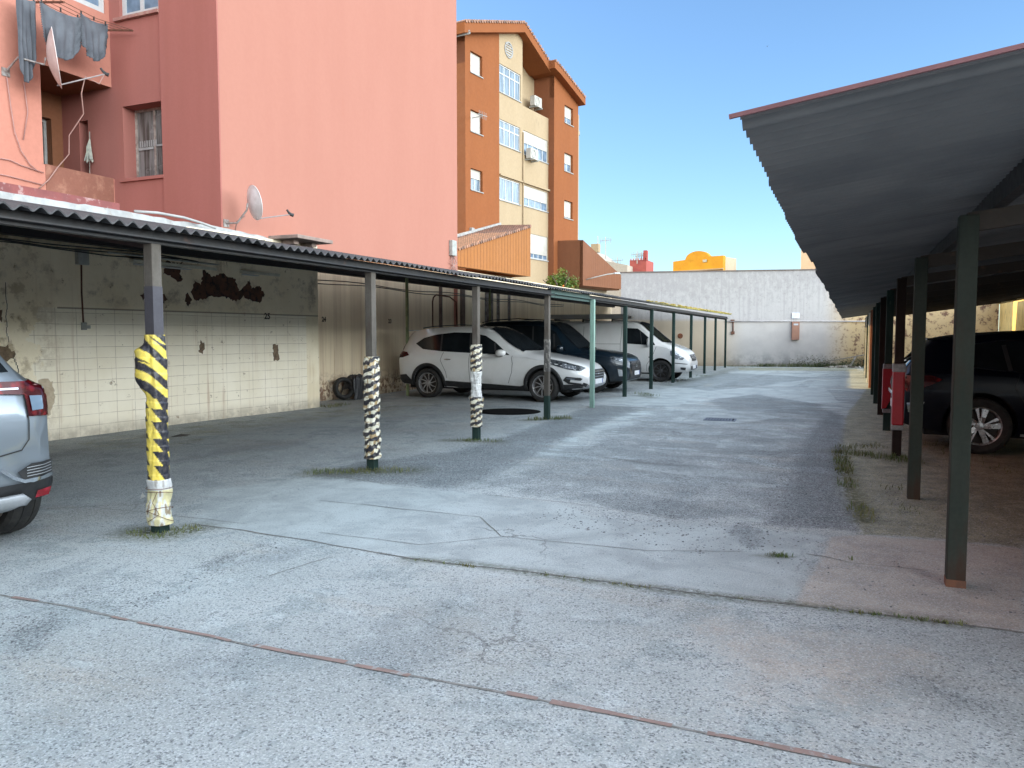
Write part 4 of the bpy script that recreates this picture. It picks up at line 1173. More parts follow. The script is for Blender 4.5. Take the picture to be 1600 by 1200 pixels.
for i, z0, z1 in ((2,.38,1.07),(3,.34,.97)):
    if i == 2: mb = MB(); mb.box((-.066,-.064,z0),(.066,.064,z1)); rb_ = mb.build('reflective_band', red, pr[i], bevel=.02)
    else: mb = MB(); mb.add([(-.075,-.07,z1),(.075,-.07,z1),(.075,-.07,z0+.22),(-.02,-.07,z0+.02),(-.075,-.07,z0),(-.075,.07,z1),(.075,.07,z1),(.075,.07,z0+.22),(-.02,.07,z0+.02),(-.075,.07,z0)], [(4,3,2,1,0),(5,6,7,8,9),(0,1,6,5),(1,2,7,6),(2,3,8,7),(3,4,9,8),(4,0,5,9)]); rb_ = mb.build('reflective_band', red, pr[i])
    mb = MB(); mb.box((-.071,-.069,z1-.03),(.071,.069,z1+.075)); mb.build('tape_edge', silv, pr[i], bevel=.01); mb = MB(); mb.box((-.064,-.062,z0-.06),(.064,.062,z0+.005)); mb.build('tape_edge', silv, pr[i], bevel=.01)
tr, LR = wallthing('boundary_wall', 'stained back wall inside the right carport, golden sun glow in its colour', 'wall', (6.62, 40.32), (5.95, 1.0), 3.1, 'right', .25)
def stl(y, label): return tubelight(4.9, y, 2.55, R(90), 1.25, label)
stl(12.2, 'yellowed strip light under the right roof, nearest the camera'); stl(17.5, 'yellowed strip light under the right roof behind the second post'); stl(24.5, 'yellowed strip light under the right roof, deepest one')
# ------------------------------------------------------------------ VEHICLES
def lerp_keys(keys, x):
    """smooth interpolation of tabulated sections"""
    n = len(keys)
    for i in range(n-1):
        if keys[i][0] <= x <= keys[i+1][0]: break
    a, b = keys[i], keys[i+1]
    t = (x-a[0])/(b[0]-a[0])
    pa = keys[max(i-1,0)]; pb = keys[min(i+2,n-1)]
    out = []
    for k in range(1, len(a)):
        # monotone cubic
        d = (b[k]-a[k])/(b[0]-a[0])
        da = (a[k]-pa[k])/(a[0]-pa[0]) if i > 0 else d
        db = (pb[k]-b[k])/(pb[0]-b[0]) if i < n-2 else d
        ma = 0 if da*d <= 0 else 2*da*d/(da+d); mb_ = 0 if db*d <= 0 else 2*db*d/(db+d)
        if i == 0: ma = d
        if i == n-2: mb_ = d
        h = b[0]-a[0]
        out.append((2*t**3-3*t*t+1)*a[k]+(t**3-2*t*t+t)*h*ma+(-2*t**3+3*t*t)*b[k]+(t**3-t*t)*h*mb_)
    return out
def ring(x, k, m=9):
    zb, zs, zt, wb, ws, wt_ = k[:6]
    crown = k[6] if len(k) > 6 else .03
    P_ = [(0, zb), (wb*.6, zb), (wb*.96, zb+.015), (wb+(ws-wb)*.45, zb+(zs-zb)*.16), (wb+(ws-wb)*.85, zb+(zs-zb)*.42),
          (ws, zb+(zs-zb)*.68), (ws*.997, zb+(zs-zb)*.86), (ws-.025, zs)]
    dz = zt-zs
    for t in (.12, .4, .7, .92):
        y = (ws-.055)+(wt_-(ws-.055))*t
        P_.append((y, zs+dz*(t if dz > .12 else t)))
    P_ += [(wt_*.93, zt+crown*.35), (wt_*.72, zt+crown*.7), (wt_*.38, zt+crown*.95), (0, zt+crown)]
    return [(x, y, z) for y, z in P_]
def build_body(keys, wheels, Ra, paint, root, wheel_y, name='body', n=56, arch_mat=None):
    x0, x1 = keys[0][0], keys[-1][0]
    xs = [x0+(x1-x0)*.5*(1-math.cos(math.pi*i/n)) if False else x0+(x1-x0)*i/n for i in range(n+1)]
    bm = bmesh.new(); rings = []
    for x in xs:
        half = ring(x, lerp_keys(keys, x))
        full = half + [(a, -b, c) for a, b, c in half[-2:0:-1]]
        rings.append([bm.verts.new(p) for p in full])
    m = len(rings[0])
    for i in range(n):
        for k in range(m):
            bm.faces.new((rings[i][k], rings[i+1][k], rings[i+1][(k+1)%m], rings[i][(k+1)%m]))
    bm.faces.new(rings[0]); bm.faces.new(rings[-1][::-1])
    bmesh.ops.recalc_face_normals(bm, faces=bm.faces)
    bvh = BVHTree.FromBMesh(bm)
    me_ = bpy.data.meshes.new(name); bm.to_mesh(me_); bm.free()
    tmp = bpy.data.objects.new('tmpbody', me_); COL.objects.link(tmp)
    cut = []
    for wx in wheels:
        for s in (-1, 1):
            mb = MB(); Mx = Matrix.Translation((wx, s*wheel_y, Ra[1])) @ Matrix.Rotation(R(90),4,'X')
            mb.lathe([(.001,-.26),(Ra[0],-.26),(Ra[0],.26),(.001,.26)], 40, Mx)
            c = mb.build('cut', MT['void']); 
            bmc = bmesh.new(); bmc.from_mesh(c.data); bmesh.ops.remove_doubles(bmc, verts=bmc.verts, dist=.003); bmesh.ops.recalc_face_normals(bmc, faces=bmc.faces); bmc.to_mesh(c.data); bmc.free()
            md = tmp.modifiers.new('b','BOOLEAN'); md.operation='DIFFERENCE'; md.solver='EXACT'; md.object=c; cut.append(c)
    dg = bpy.context.evaluated_depsgraph_get(); dg.update()
    me2 = bpy.data.meshes.new_from_object(tmp.evaluated_get(dg)); me2.name = name
    bpy.data.objects.remove(tmp)
    for c in cut: bpy.data.objects.remove(c)
    me2.materials.clear(); me2.materials.append(paint); me2.materials.append(MT['void'])
    # arch liner faces are dark
    for p in me2.polygons:
        c = p.center; p.material_index = 0
        for wx in wheels:
            d = math.hypot(c.x-wx, c.z-Ra[1])
            if d < Ra[0]+.004 and (abs(d-Ra[0]) < .02 or True) and abs(c.y) < wheel_y+.3:
                nn = p.normal
                rad = Vector((c.x-wx, 0, c.z-Ra[1])).normalized() if d > 1e-4 else Vector((0,0,1))
                if abs(nn.dot(rad)) > .9 and nn.dot(rad) < 0 or abs(abs(c.y)-(wheel_y-.26)) < .02: p.material_index = 1
        p.use_smooth = True
    o = bpy.data.objects.new(name, me2); link(o, root)
    smooth_by_angle(o, 32)
    return o, bvh
def decal(bvh, poly, plane, side, off, m_, name, parent, dens=.03, depthlim=None, thick=.0):
    """piece of trim shaped on the body surface; plane S:(x,z) F/B:(y,z) T:(x,y)"""
    P_ = []
    n = len(poly)
    for i in range(n):
        a, b = Vector(poly[i]), Vector(poly[(i+1)%n]); k = max(1, int((b-a).length/dens))
        for q in range(k): P_.append(a.lerp(b, q/k))
    nb = len(P_)
    xs = [p.x for p in P_]; ys = [p.y for p in P_]
    pts = [(p.x, p.y) for p in P_]
    X = np.arange(min(xs)+dens/2, max(xs), dens); Y = np.arange(min(ys)+dens/2, max(ys), dens)
    if len(X) and len(Y):
        gx_, gy_ = np.meshgrid(X, Y); gx_, gy_ = gx_.ravel(), gy_.ravel()
        ins = inpoly(gx_, gy_, pts)
        d = np.full(gx_.shape, 1e9)
        for i in range(nb): d = np.minimum(d, segdist(gx_, gy_, pts[i], pts[(i+1)%nb]))
        for x, y, s, dd in zip(gx_, gy_, ins, d):
            if s and dd > dens*.4: P_.append(Vector((x, y)))
    tri = delaunay_2d_cdt(P_, [], [list(range(nb))], 1, 1e-6)
    V = []
    for v in tri[0]:
        if plane == 'S': o_ = Vector((v.x, side*3, v.y)); d_ = Vector((0,-side,0))
        elif plane in 'FB':
            s = 1 if plane == 'F' else -1
            o_ = Vector((s*6, v.x, v.y)); d_ = Vector((-s,0,0))
        else: o_ = Vector((v.x, v.y, 4)); d_ = Vector((0,0,-1))
        h = bvh.ray_cast(o_, d_)
        if h[0] is None:
            q = o_ + d_*(3-.8 if plane == 'S' else 3.8); h = bvh.find_nearest(q)
            loc, nr = h[0], h[1]
        else: loc, nr = h[0], h[1]
        if nr.dot(d_) > 0: nr = -nr
        V.append(loc + nr*.7*off - d_*.7*off)
    mb = MB(); mb.add(V, [tuple(f) for f in tri[2]])
    o = mb.build(name, m_, parent, smooth=True)
    if thick:
        md = o.modifiers.new('t','SOLIDIFY'); md.thickness = thick; md.offset = 0
    return o
def line_poly(pts, w):
    P_ = [Vector(p) for p in pts]; L = []; Rr = []
    for i, p in enumerate(P_):
        d = (P_[min(i+1,len(P_)-1)]-P_[max(i-1,0)]).normalized(); n = Vector((-d.y, d.x))
        L.append(tuple(p+n*w/2)); Rr.append(tuple(p-n*w/2))
    return L + Rr[::-1]
def wheel(root, x, y, r, side, spokes=10, style='multi', w_=.22, steer=0, rr=.68):
    """side = +-1 outward y direction"""
    M_ = Matrix.Translation((x, y, r)) @ Matrix.Rotation(steer,4,'Z') @ Matrix.Rotation(-side*R(90),4,'X')   # local +z outward
    h = w_/2; ri = r*rr
    mb = MB()
    mb.lathe([(ri,-h+.02),(r*.86,-h),(r*.96,-h+.015),(r,-h+.045),(r,-.045),(r-.008,-.043),(r-.008,-.037),(r,-.035),(r,.035),(r-.008,.037),(r-.008,.043),(r,.045),(r,h-.045),(r*.96,h-.015),(r*.86,h),(ri+.01,h-.012),(ri,h-.02)], 48, M_)
    t = mb.build('wheel', MT['tyre'], root, smooth=True); smooth_by_angle(t, 35)
    mb = MB()
    mb.lathe([(ri,h-.015),(ri-.012,h-.02),(ri-.022,h-.05),(ri-.03,-h+.03),(ri,-h+.02)], 44, M_)
    mb.lathe([(.001,h-.035),(.045,h-.038),(.06,h-.05),(.065,h-.08),(.001,h-.08)], 20, M_)
    for k in range(spokes):
        a = 2*math.pi*k/spokes
        tw = .22 if style == 'multi' else 0
        for q in ((0,) if style != 'twin' else (-.09,.09)):
            a0, a1 = a+q, a+tw+q*.6
            p = Vector((.05*math.cos(a0), .05*math.sin(a0), h-.055)); e = Vector(((ri-.01)*math.cos(a1), (ri-.01)*math.sin(a1), h-.045))
            mid = Vector((ri*.5*math.cos((a0+a1)/2), ri*.5*math.sin((a0+a1)/2), h-.040))
            ww = .020 if style == 'multi' else (.05 if style == 'star' else .028)
            b1 = MB(); b1.bar(p, mid, ww*1.2, .02, up=(0,0,1)); b1.bar(mid, e, ww, .02, up=(0,0,1))
            mb.add([M_@Vector(v) for v in b1.v], b1.f)
    o = mb.build('rim', MT['rim'] if style != 'dark' else MT['rimdark'], t, smooth=False)
    mb = MB(); mb.lathe([(.001,h-.10),(ri-.02,h-.10)], 32, M_); mb.lathe([(.001,-h+.04),(ri-.01,-h+.04)], 32, M_)
    mb.build('brake', mat('brake', (.035,.033,.03), (.06,.05,.045), rough=.7, metal=.4) if 'brake' not in MT else MT['brake'], t)
    return t
MT['brake'] = mat('brake', (.035,.033,.03), (.06,.05,.045), rough=.7, metal=.4)
def ellips(mb, c, rx, ry, rz, n=14, p=2.0, M=None):
    vs = []; m = n//2
    for i in range(m+1):
        ph = math.pi*i/m
        for k in range(n):
            th = 2*math.pi*k/n
            sp = lambda v: math.copysign(abs(v)**(2/p), v)
            q = Vector((c[0]+rx*sp(math.sin(ph))*sp(math.cos(th)), c[1]+ry*sp(math.sin(ph))*sp(math.sin(th)), c[2]+rz*sp(math.cos(ph))))
            vs.append(M@q if M is not None else q)
    fs = [(i*n+k, i*n+(k+1)%n, (i+1)*n+(k+1)%n, (i+1)*n+k) for i in range(m) for k in range(n)]
    mb.add(vs, fs); return mb
def arc(cx, cz, r, a0, a1, n=20, sx=1):
    return [(cx+r*sx*math.cos(R(a0+(a1-a0)*i/n)), cz+r*math.sin(R(a0+(a1-a0)*i/n))) for i in range(n+1)]
def cladding(bvh, root, wx, zc, r0, r1, m_, sides=(-1,1)):
    for s in sides:
        decal(bvh, arc(wx, zc, r1, -14, 194, 30)+arc(wx, zc, r0, 194, -14, 30), 'S', s, .014, m_, 'wheel_arch_trim', root, dens=.045, thick=.012)
def plate(root, x, z, face, y=0, w_=.52, h=.11, tilt=0):
    t = MB(); s = 1 if face == 'F' else -1
    t.box((x-.006*s if s>0 else x-.006, y-w_/2, z-h/2), (x+.006, y+w_/2, z+h/2))
    o = t.build('number_plate', MT['whiteplate'], root, bevel=.002)
    b_ = MB(); b_.box((x-.0075, y-w_/2+.004 if s<0 else y+w_/2-.05, z-h/2+.004), (x+.0075, y-w_/2+.05 if s<0 else y+w_/2-.004, z+h/2-.004)); b_.build('blue_band', MT['plateblue'], o)
    return o
def mirror(root, x, y, z, side, m_, sx=.10, sy=.11, sz=.085):
    mb = MB(); ellips(mb, (x, y+side*.10, z), sx, sy, sz, 18, 2.6)
    o = mb.build('wing_mirror', m_, root, smooth=True)
    mb = MB(); mb.bar((x+.02, y-side*.03, z-.05), (x, y+side*.06, z-.05), .05, .04); mb.build('mirror_arm', MT['black'], o)
    return o
def handle(root, bvh, x, z, side, m_):
    h = bvh.ray_cast(Vector((x, side*3, z)), Vector((0,-side,0)))[0]
    if h is None: return
    mb = MB(); ellips(mb, (x, h.y+side*.018, z), .095, .016, .016, 12, 2.5)
    mb.box((x-.085, min(h.y, h.y+side*.016), z-.010), (x-.06, max(h.y, h.y+side*.016), z+.010)); mb.box((x+.06, min(h.y, h.y+side*.016), z-.010), (x+.085, max(h.y, h.y+side*.016), z+.010))
    mb.build('door_handle', m_, root, smooth=True)
def wipers(root, x, y0, z, m_):
    mb = MB(); mb.bar((x, y0, z), (x-.12, y0+.5, z+.10), .015, .012); mb.build('wiper', m_, root)

# --- white SUV ---------------------------------------------------------------
whitep_ = carpaint('white_car_paint', (.74,.745,.75), dirt=.14)
def white_suv(loc, rz):
    t = thing('parked_car', 'white crossover parked nose out under the left carport, next to the mint green post', 'car', loc, rz, None)
    # x, zb, zs, zt, wb, ws, wt, crown     (x forward, wheels at 0 and 2.98)
    K = [(-.94,.55,.86,.90,.55,.62,.52,.01), (-.89,.36,.98,1.12,.70,.80,.56,.02), (-.79,.30,1.04,1.36,.78,.86,.56,.03), (-.62,.29,1.06,1.545,.82,.895,.58,.035), (-.35,.27,1.06,1.605,.83,.915,.60,.04),
         (.3,.25,1.045,1.66,.83,.93,.615,.045), (.9,.24,1.02,1.675,.83,.93,.62,.045), (1.45,.24,1.0,1.63,.83,.93,.61,.045), (1.85,.24,.985,1.48,.83,.93,.60,.05), (2.2,.24,.985,1.26,.83,.93,.62,.05),
         (2.52,.24,.97,1.075,.83,.93,.68,.045), (2.85,.25,.93,1.015,.83,.93,.72,.04), (3.25,.26,.86,.955,.82,.92,.70,.035), (3.6,.27,.77,.885,.76,.87,.62,.03), (3.84,.30,.66,.80,.66,.77,.50,.02), (3.95,.36,.56,.70,.52,.63,.40,.01)]
    body, bvh = build_body(K, (0, 2.98), (.405,.355), whitep_, t, .86)
    D = lambda poly, pl, s, m_, nm, par=t, off=.006, **k: decal(bvh, poly, pl, s, off, m_, nm, par, **k)
    for s in (-1, 1):
        side = [(-.42,1.285),(-.18,1.155),(.35,1.105),(1.2,1.07),(2.13,1.035),(2.02,1.10),(1.72,1.32),(1.45,1.475),(1.1,1.545),(.6,1.555),(.1,1.50),(-.22,1.42)]
        w_ = D(side, 'S', s, MT['glass'], 'side_window')
        for a in ([(.33,1.11),(.28,1.52)], [(1.12,1.075),(1.05,1.54)], [(1.78,1.05),(1.70,1.31)]):
            decal(bvh, line_poly(a, .045), 'S', s, .007, MT['black'], 'window_pillar', w_)
        for pts in ([(.42,1.08),(.36,.9),(.50,.62),(.52,.48)], [(1.13,1.06),(1.12,.8),(1.14,.34)], [(2.20,1.02),(2.24,.85),(2.22,.65),(2.12,.40)]):
            D(line_poly(pts, .010), 'S', s, MT['black'], 'door_seam', dens=.04)
        D([(-.95,.30),(-.42,.30),(-.42,.36),(-.62,.55),(-.93,.52)], 'S', s, MT['black'], 'rear_cladding', off=.006)
        D([(.42,.24),(2.56,.24),(2.52,.37),(2.40,.34),(.50,.42),(.40,.40)], 'S', s, MT['black'], 'sill_cladding', off=.008)
        D([(3.38,.24),(3.95,.30),(3.96,.42),(3.5,.40),(3.38,.40)], 'S', s, MT['black'], 'bumper_cladding', off=.006)
        D([(-.60,1.08),(-.78,1.10),(-.94,1.02),(-.92,.94),(-.72,.95),(-.52,1.01)], 'S', s, MT['taillamp'], 'tail_lamp', off=.008)
        D([(2.98,.94),(3.10,.955),(3.42,.90),(3.78,.80),(3.86,.76),(3.80,.70),(3.55,.735),(3.2,.83)], 'S', s, MT['headlampdark'], 'headlight', off=.006)
        hl = D([(3.42,.86),(3.68,.80),(3.72,.735),(3.52,.755),(3.40,.80)], 'S', s, MT['headlamp'], 'headlight_lens', off=.010)
        D([(3.45,.50),(3.52,.58),(3.82,.555),(3.86,.53),(3.82,.49),(3.62,.515),(3.60,.46),(3.84,.43),(3.80,.40),(3.56,.42)], 'S', s, MT['black'], 'fog_lamp_surround', off=.010)
        D([(3.52,.555),(3.72,.54),(3.70,.51),(3.54,.525)], 'S', s, MT['headlamp'], 'fog_lamp', off=.014)
        mirror(t, 1.98, s*.90, 1.09, s, whitep_, .115, .11, .075)
        handle(t, bvh, .55, .92, s, MT['chrome']); handle(t, bvh, 1.45, .90, s, MT['chrome'])
    cladding(bvh, t, 0, .355, .40, .475, MT['black']); cladding(bvh, t, 2.98, .355, .40, .475, MT['black'])
    D([(-.62,1.05),(-.50,1.30),(-.46,1.44),(-.1,1.50),(.46,1.44) ] and [(-.66,1.06),(-.55,1.44),(0,1.50),(.55,1.44),(.66,1.06)], 'B', 0, MT['glass'], 'rear_window')
    # windscreen via top projection
    D([(2.42,-.70),(2.50,-.4),(2.54,0),(2.50,.4),(2.42,.70),(2.0,.66),(1.55,.57),(1.45,0),(1.55,-.57),(2.0,-.66)], 'T', 0, MT['glass'], 'windscreen', dens=.035, off=.016)
    gr = D([(-.45,.72),(.45,.72),(.40,.52),(.28,.40),(-.28,.40),(-.40,.52)], 'F', 0, MT['black'], 'grille', off=.010)
    for z_ in (.68,.62,.56,.50): 
        decal(bvh, [(-.40,z_-.010),(.40,z_-.010),(.40,z_+.010),(-.40,z_+.010)], 'F', 0, .018, MT['chrome'], 'grille_bar', gr)
    mb = MB(); mb.lathe([(.05,.0),(.062,.0),(.062,.012),(.05,.012)], 24, Matrix.Translation((3.965,0,.64)) @ Matrix.Rotation(R(90),4,'Y') @ Matrix.Diagonal((.6,1,1,1)), closed=True)
    mb.bar((3.975,-.03,.615),(3.975,-.02,.665),.008); mb.bar((3.975,.03,.665),(3.975,.02,.615),.008); mb.bar((3.975,-.025,.64),(3.975,.025,.64),.008); mb.build('emblem', MT['chrome'], gr)
    D([(-.55,.40),(.55,.40),(.62,.34),(.5,.28),(-.5,.28),(-.62,.34)], 'F', 0, MT['silverplastic'], 'skid_plate', off=.012)
    plate(t, 3.985, .45, 'F')
    for s in (-1, 1):
        mb = MB(); mb.tube([(-.3,s*.60,1.66),(0,s*.615,1.70),(.8,s*.63,1.735),(1.35,s*.62,1.70)], .014, 6); mb.build('roof_rail', MT['black'], t)
    mb = MB(); mb.prism([(-.78,-.54),(-.5,-.58),(-.5,.58),(-.78,.54)], 1.585, 1.62); mb.build('spoiler', whitep_, t, bevel=.01)
    for x_ in (0, 2.98):
        for s in (-1, 1): wheel(t, x_, s*.83, .352, s, 10, 'multi', .225, rr=.70)
    mb = MB(); mb.box((-.6,-.72,.22),(3.5,.72,.4)); mb.build('underbody', MT['void'], t)
    return t
white_suv((-8.98, 17.00, 0), R(-2.0))

# --- dark blue SUV -------------------------------------------------------------
bluep = carpaint('dark_blue_paint', (.006,.016,.028), .2, dirt=.05, coat=.6)
def suv_generic(name_label, loc, rz, paint, L=4.5, wb=2.68, H_=1.72, W=.93, fo=.90, rear='suv', spec=None):
    t = thing('parked_car', name_label, 'car', loc, rz)
    ro = L-wb-fo; e = wb+fo; h = H_
    K = [(-ro-.0,.50,.90,.95,.58,.66,.56,.01), (-ro+.06,.34,1.0,1.15,.74,.84,.58,.02), (-ro+.22,.29,1.05,h*.86,.80,.89,.60,.03), (-ro+.42,.27,1.06,h*.955,.82,W-.01,.62,.035), (-.25,.25,1.06,h*.985,.84,W,.64,.04),
         (.6,.24,1.05,h,.84,W,.65,.045), (1.2,.24,1.03,h*.995,.84,W,.65,.045), (1.55,.24,1.02,h*.955,.84,W,.64,.05), (1.9,.24,1.01,h*.83,.84,W,.64,.05), (2.15,.24,1.01,h*.71,.84,W,.66,.05),
         (2.42,.25,1.0,1.10,.84,W,.72,.045), (wb+.1,.26,.96,1.05,.83,W,.74,.04), (wb+.45,.28,.90,1.0,.80,W-.03,.72,.03), (e-.18,.30,.80,.93,.73,W-.13,.62,.03), (e-.04,.33,.70,.84,.66,W-.24,.52,.02), (e,.40,.62,.76,.56,W-.34,.44,.01)]
    body, bvh = build_body(K, (0, wb), (.42,.37), paint, t, W-.06)
    D = lambda poly, pl, s, m_, nm, par=t, off=.006, **k: decal(bvh, poly, pl, s, off, m_, nm, par, **k)
    for s in (-1, 1):
        side = [(-.62,1.18),(.3,1.13),(1.2,1.10),(2.05,1.075),(1.95,1.16),(1.70,h*.84),(1.45,h*.91),(1.1,h*.935),(.4,h*.935),(-.2,h*.915),(-.5,h*.86)]
        w_ = D(side, 'S', s, MT['glass'], 'side_window')
        for a in ([(.25,1.14),(.22,h*.93)], [(1.10,1.10),(1.05,h*.93)], [(1.72,1.09),(1.65,h*.82)]):
            decal(bvh, line_poly(a, .05), 'S', s, .007, MT['black'], 'window_pillar', w_)
        for pts in ([(.32,1.10),(.30,.9),(.46,.62),(.48,.48)], [(1.12,1.08),(1.10,.8),(1.12,.34)], [(2.10,1.04),(2.14,.85),(2.10,.65),(2.02,.42)]):
            D(line_poly(pts, .010), 'S', s, MT['black'], 'door_seam', dens=.04)
        D([(.44,.24),(wb-.46,.24),(wb-.44,.42),(.46,.42)], 'S', s, MT['black'], 'sill_cladding', off=.008)
        D([(wb+.42,.93),(wb+.50,.95),(e-.12,.86),(e-.06,.80),(e-.10,.74),(wb+.50,.83)], 'S', s, MT['headlampdark'], 'headlight', off=.006)
        D([(wb+.52,.925),(e-.14,.845),(e-.10,.79),(wb+.56,.85)], 'S', s, MT['headlamp'], 'headlight_lens', off=.010)
        D([(wb+.62,.66),(e-.12,.62),(e-.10,.44),(wb+.70,.42)], 'S', s, MT['black'], 'bumper_vent', off=.008)
        D([(e-.26,.62),(e-.16,.60),(e-.14,.44),(e-.24,.44)], 'S', s, MT['silverplastic'], 'vent_trim', off=.014)
        D([(-ro+.02,1.0),(-ro+.05,1.10),(-ro+.30,1.12),(-ro+.42,1.06),(-ro+.30,.98),(-ro+.03,.90)], 'S', s, MT['taillamp'], 'tail_lamp', off=.008)
        mirror(t, 1.92, s*(W-.02), 1.14, s, paint)
        handle(t, bvh, .45, .97, s, MT['chrome']); handle(t, bvh, 1.32, .95, s, MT['chrome'])
        mb = MB(); mb.tube([(-.5,s*.64,h-.03),(-.2,s*.655,h+.04),(.6,s*.67,h+.075),(1.35,s*.66,h+.03)], .016, 6); mb.build('roof_rail', MT['black'], t)
    D([(2.38,-.74),(2.46,-.4),(2.50,0),(2.46,.4),(2.38,.74),(2.0,.68),(1.62,.60),(1.5,0),(1.62,-.60),(2.0,-.68)], 'T', 0, MT['glass'], 'windscreen', dens=.035, off=.016)
    gr = D([(-.50,.82),(.50,.82),(.50,.62),(.42,.56),(-.42,.56),(-.50,.62)], 'F', 0, MT['black'], 'grille', off=.010)
    mb = MB()
    for k in range(6):
        for q in range(2): decal(bvh, [(-.46+.155*k,.60+.11*q),(-.36+.155*k,.60+.11*q),(-.34+.155*k,.68+.11*q),(-.44+.155*k,.68+.11*q)], 'F', 0, .016, MT['rimdark'], 'grille_cell', gr)
    mb.lathe([(.045,0),(.07,0),(.07,.015),(.045,.015)], 20, Matrix.Translation((e+.01,0,.71)) @ Matrix.Rotation(R(90),4,'Y'), closed=True); mb.build('emblem', MT['chrome'], gr)
    D([(-.62,.50),(.62,.50),(.58,.34),(-.58,.34)], 'F', 0, MT['black'], 'lower_grille', off=.010)
    D([(-.60,.335),(.60,.335),(.56,.30),(-.56,.30)], 'F', 0, MT['silverplastic'], 'skid_plate', off=.014)
    plate(t, e+.03, .50, 'F')
    for x_ in (0, wb):
        for s in (-1, 1): wheel(t, x_, s*(W-.10), .365, s, 5, 'twin', .23)
    mb = MB(); mb.box((-.6,-.72,.22),(wb+.4,.72,.45)); mb.build('underbody', MT['void'], t)
    return t
suv_generic('dark blue sport utility car parked nose out between the white crossover and the white van', (-8.62, 20.02, 0), 0, bluep, L=4.7, wb=2.80, H_=1.86, W=.96)

# --- white van ----------------------------------------------------------------
vanp = carpaint('white_van_paint', (.76,.765,.77), dirt=.14)
def van(loc, rz):
    t = thing('parked_van', 'white panel van with a roof rack box standing nose out beyond the dark blue car', 'van', loc, rz)
    K = [(-1.05,.40,1.2,1.80,.80,.90,.74,.02), (-.98,.32,1.25,1.88,.84,.95,.78,.03), (-.5,.28,1.25,1.92,.86,.96,.79,.035), (1.2,.27,1.25,1.93,.86,.96,.79,.035), (2.15,.27,1.22,1.91,.86,.96,.78,.04), (2.45,.27,1.2,1.83,.86,.96,.77,.05),
         (2.75,.27,1.17,1.60,.86,.96,.76,.05), (3.05,.27,1.14,1.36,.86,.955,.75,.05), (3.30,.28,1.10,1.20,.85,.95,.74,.045), (3.62,.29,1.0,1.10,.83,.92,.70,.04), (3.88,.30,.88,.98,.76,.85,.62,.03), (4.02,.32,.74,.86,.68,.77,.54,.02), (4.08,.40,.62,.72,.58,.66,.46,.01)]
    body, bvh = build_body(K, (0, 3.2), (.40,.36), vanp, t, .88)
    D = lambda poly, pl, s, m_, nm, par=t, off=.006, **k: decal(bvh, poly, pl, s, off, m_, nm, par, **k)
    for s in (-1, 1):
        w_ = D([(1.98,1.22),(3.02,1.16),(2.96,1.25),(2.62,1.55),(2.42,1.70),(2.0,1.72)], 'S', s, MT['glass'], 'side_window')
        decal(bvh, line_poly([(2.58,1.20),(2.50,1.64)], .03), 'S', s, .007, MT['black'], 'window_pillar', w_)
        for pts in ([(1.90,1.78),(1.88,1.2),(1.90,.34)], [(3.06,1.12),(2.94,.8),(2.76,.55),(2.74,.34)], [(.60,1.78),(.60,.34)], [(.62,1.2),(1.88,1.2)]):
            D(line_poly(pts, .010), 'S', s, MT['black'], 'door_seam', dens=.04)
        D([(3.50,.98),(3.56,1.0),(3.82,.86),(3.93,.76),(3.88,.70),(3.66,.74),(3.52,.86)], 'S', s, MT['headlamp'], 'headlight', off=.006)
        D([(3.62,.62),(4.02,.58),(4.02,.56),(3.62,.595)], 'S', s, MT['black'], 'bumper_seam', off=.005)
        D([(3.82,.47),(3.98,.46),(3.96,.38),(3.82,.40)], 'S', s, MT['black'], 'fog_lamp', off=.008)
        D([(2.82,.80),(2.88,.80),(2.88,.77),(2.82,.77)], 'S', s, MT['black'], 'side_repeater', off=.01)
        D([(-1.03,.95),(-.97,.95),(-.97,1.35),(-1.03,1.35)], 'S', s, MT['taillamp'], 'tail_lamp', off=.008)
        mirror(t, 2.88, s*.96, 1.27, s, vanp, .10, .13, .14)
        handle(t, bvh, 2.10, 1.02, s, vanp)
    D([(3.22,-.72),(3.32,-.4),(3.36,0),(3.32,.4),(3.22,.72),(2.8,.72),(2.45,.70),(2.35,0),(2.45,-.70),(2.8,-.72)], 'T', 0, MT['glass'], 'windscreen', dens=.035, off=.016)
    gr = D([(-.40,.86),(.40,.86),(.34,.66),(-.34,.66)], 'F', 0, MT['black'], 'grille', off=.010)
    for z_ in (.82,.77,.72): decal(bvh, [(-.35,z_-.010),(.35,z_-.010),(.35,z_+.010),(-.35,z_+.010)], 'F', 0, .018, MT['chrome'], 'grille_bar', gr)
    mb = MB(); mb.lathe([(.07,0),(.085,0),(.085,.015),(.07,.015)], 24, Matrix.Translation((4.05,0,.77)) @ Matrix.Rotation(R(90),4,'Y'), closed=True)
    for k in range(3):
        a = k*2*math.pi/3+math.pi/2; mb.bar((4.06,0,.77),(4.06,.075*math.cos(a),.77+.075*math.sin(a)),.012)
    mb.build('emblem', MT['chrome'], gr)
    D([(-.5,.50),(.5,.50),(.48,.38),(-.48,.38)], 'F', 0, MT['black'], 'lower_grille', off=.010)
    plate(t, 4.10, .46, 'F')
    for x_ in (0, 3.2):
        for s in (-1, 1): wheel(t, x_, s*.85, .345, s, 8, 'dark', .22)
    mb = MB(); mb.box((-.8,-.75,.24),(3.5,.75,.5)); mb.build('underbody', MT['void'], t)
    return t
van((-8.38, 25.35, 0), R(-1.0))
rk = thing('roof_rack', 'long grey ladder box carried on the roof of the white van', 'roof rack', (-8.38, 25.35, 1.98))
mb = MB(); mb.box((-.9,-.62,.06),(1.95,-.34,.20)); mb.box((-.9,.3,.06),(1.9,.6,.16)); mb.build('ladder_box', MT['whitepvc'], rk, bevel=.01)
mb = MB()
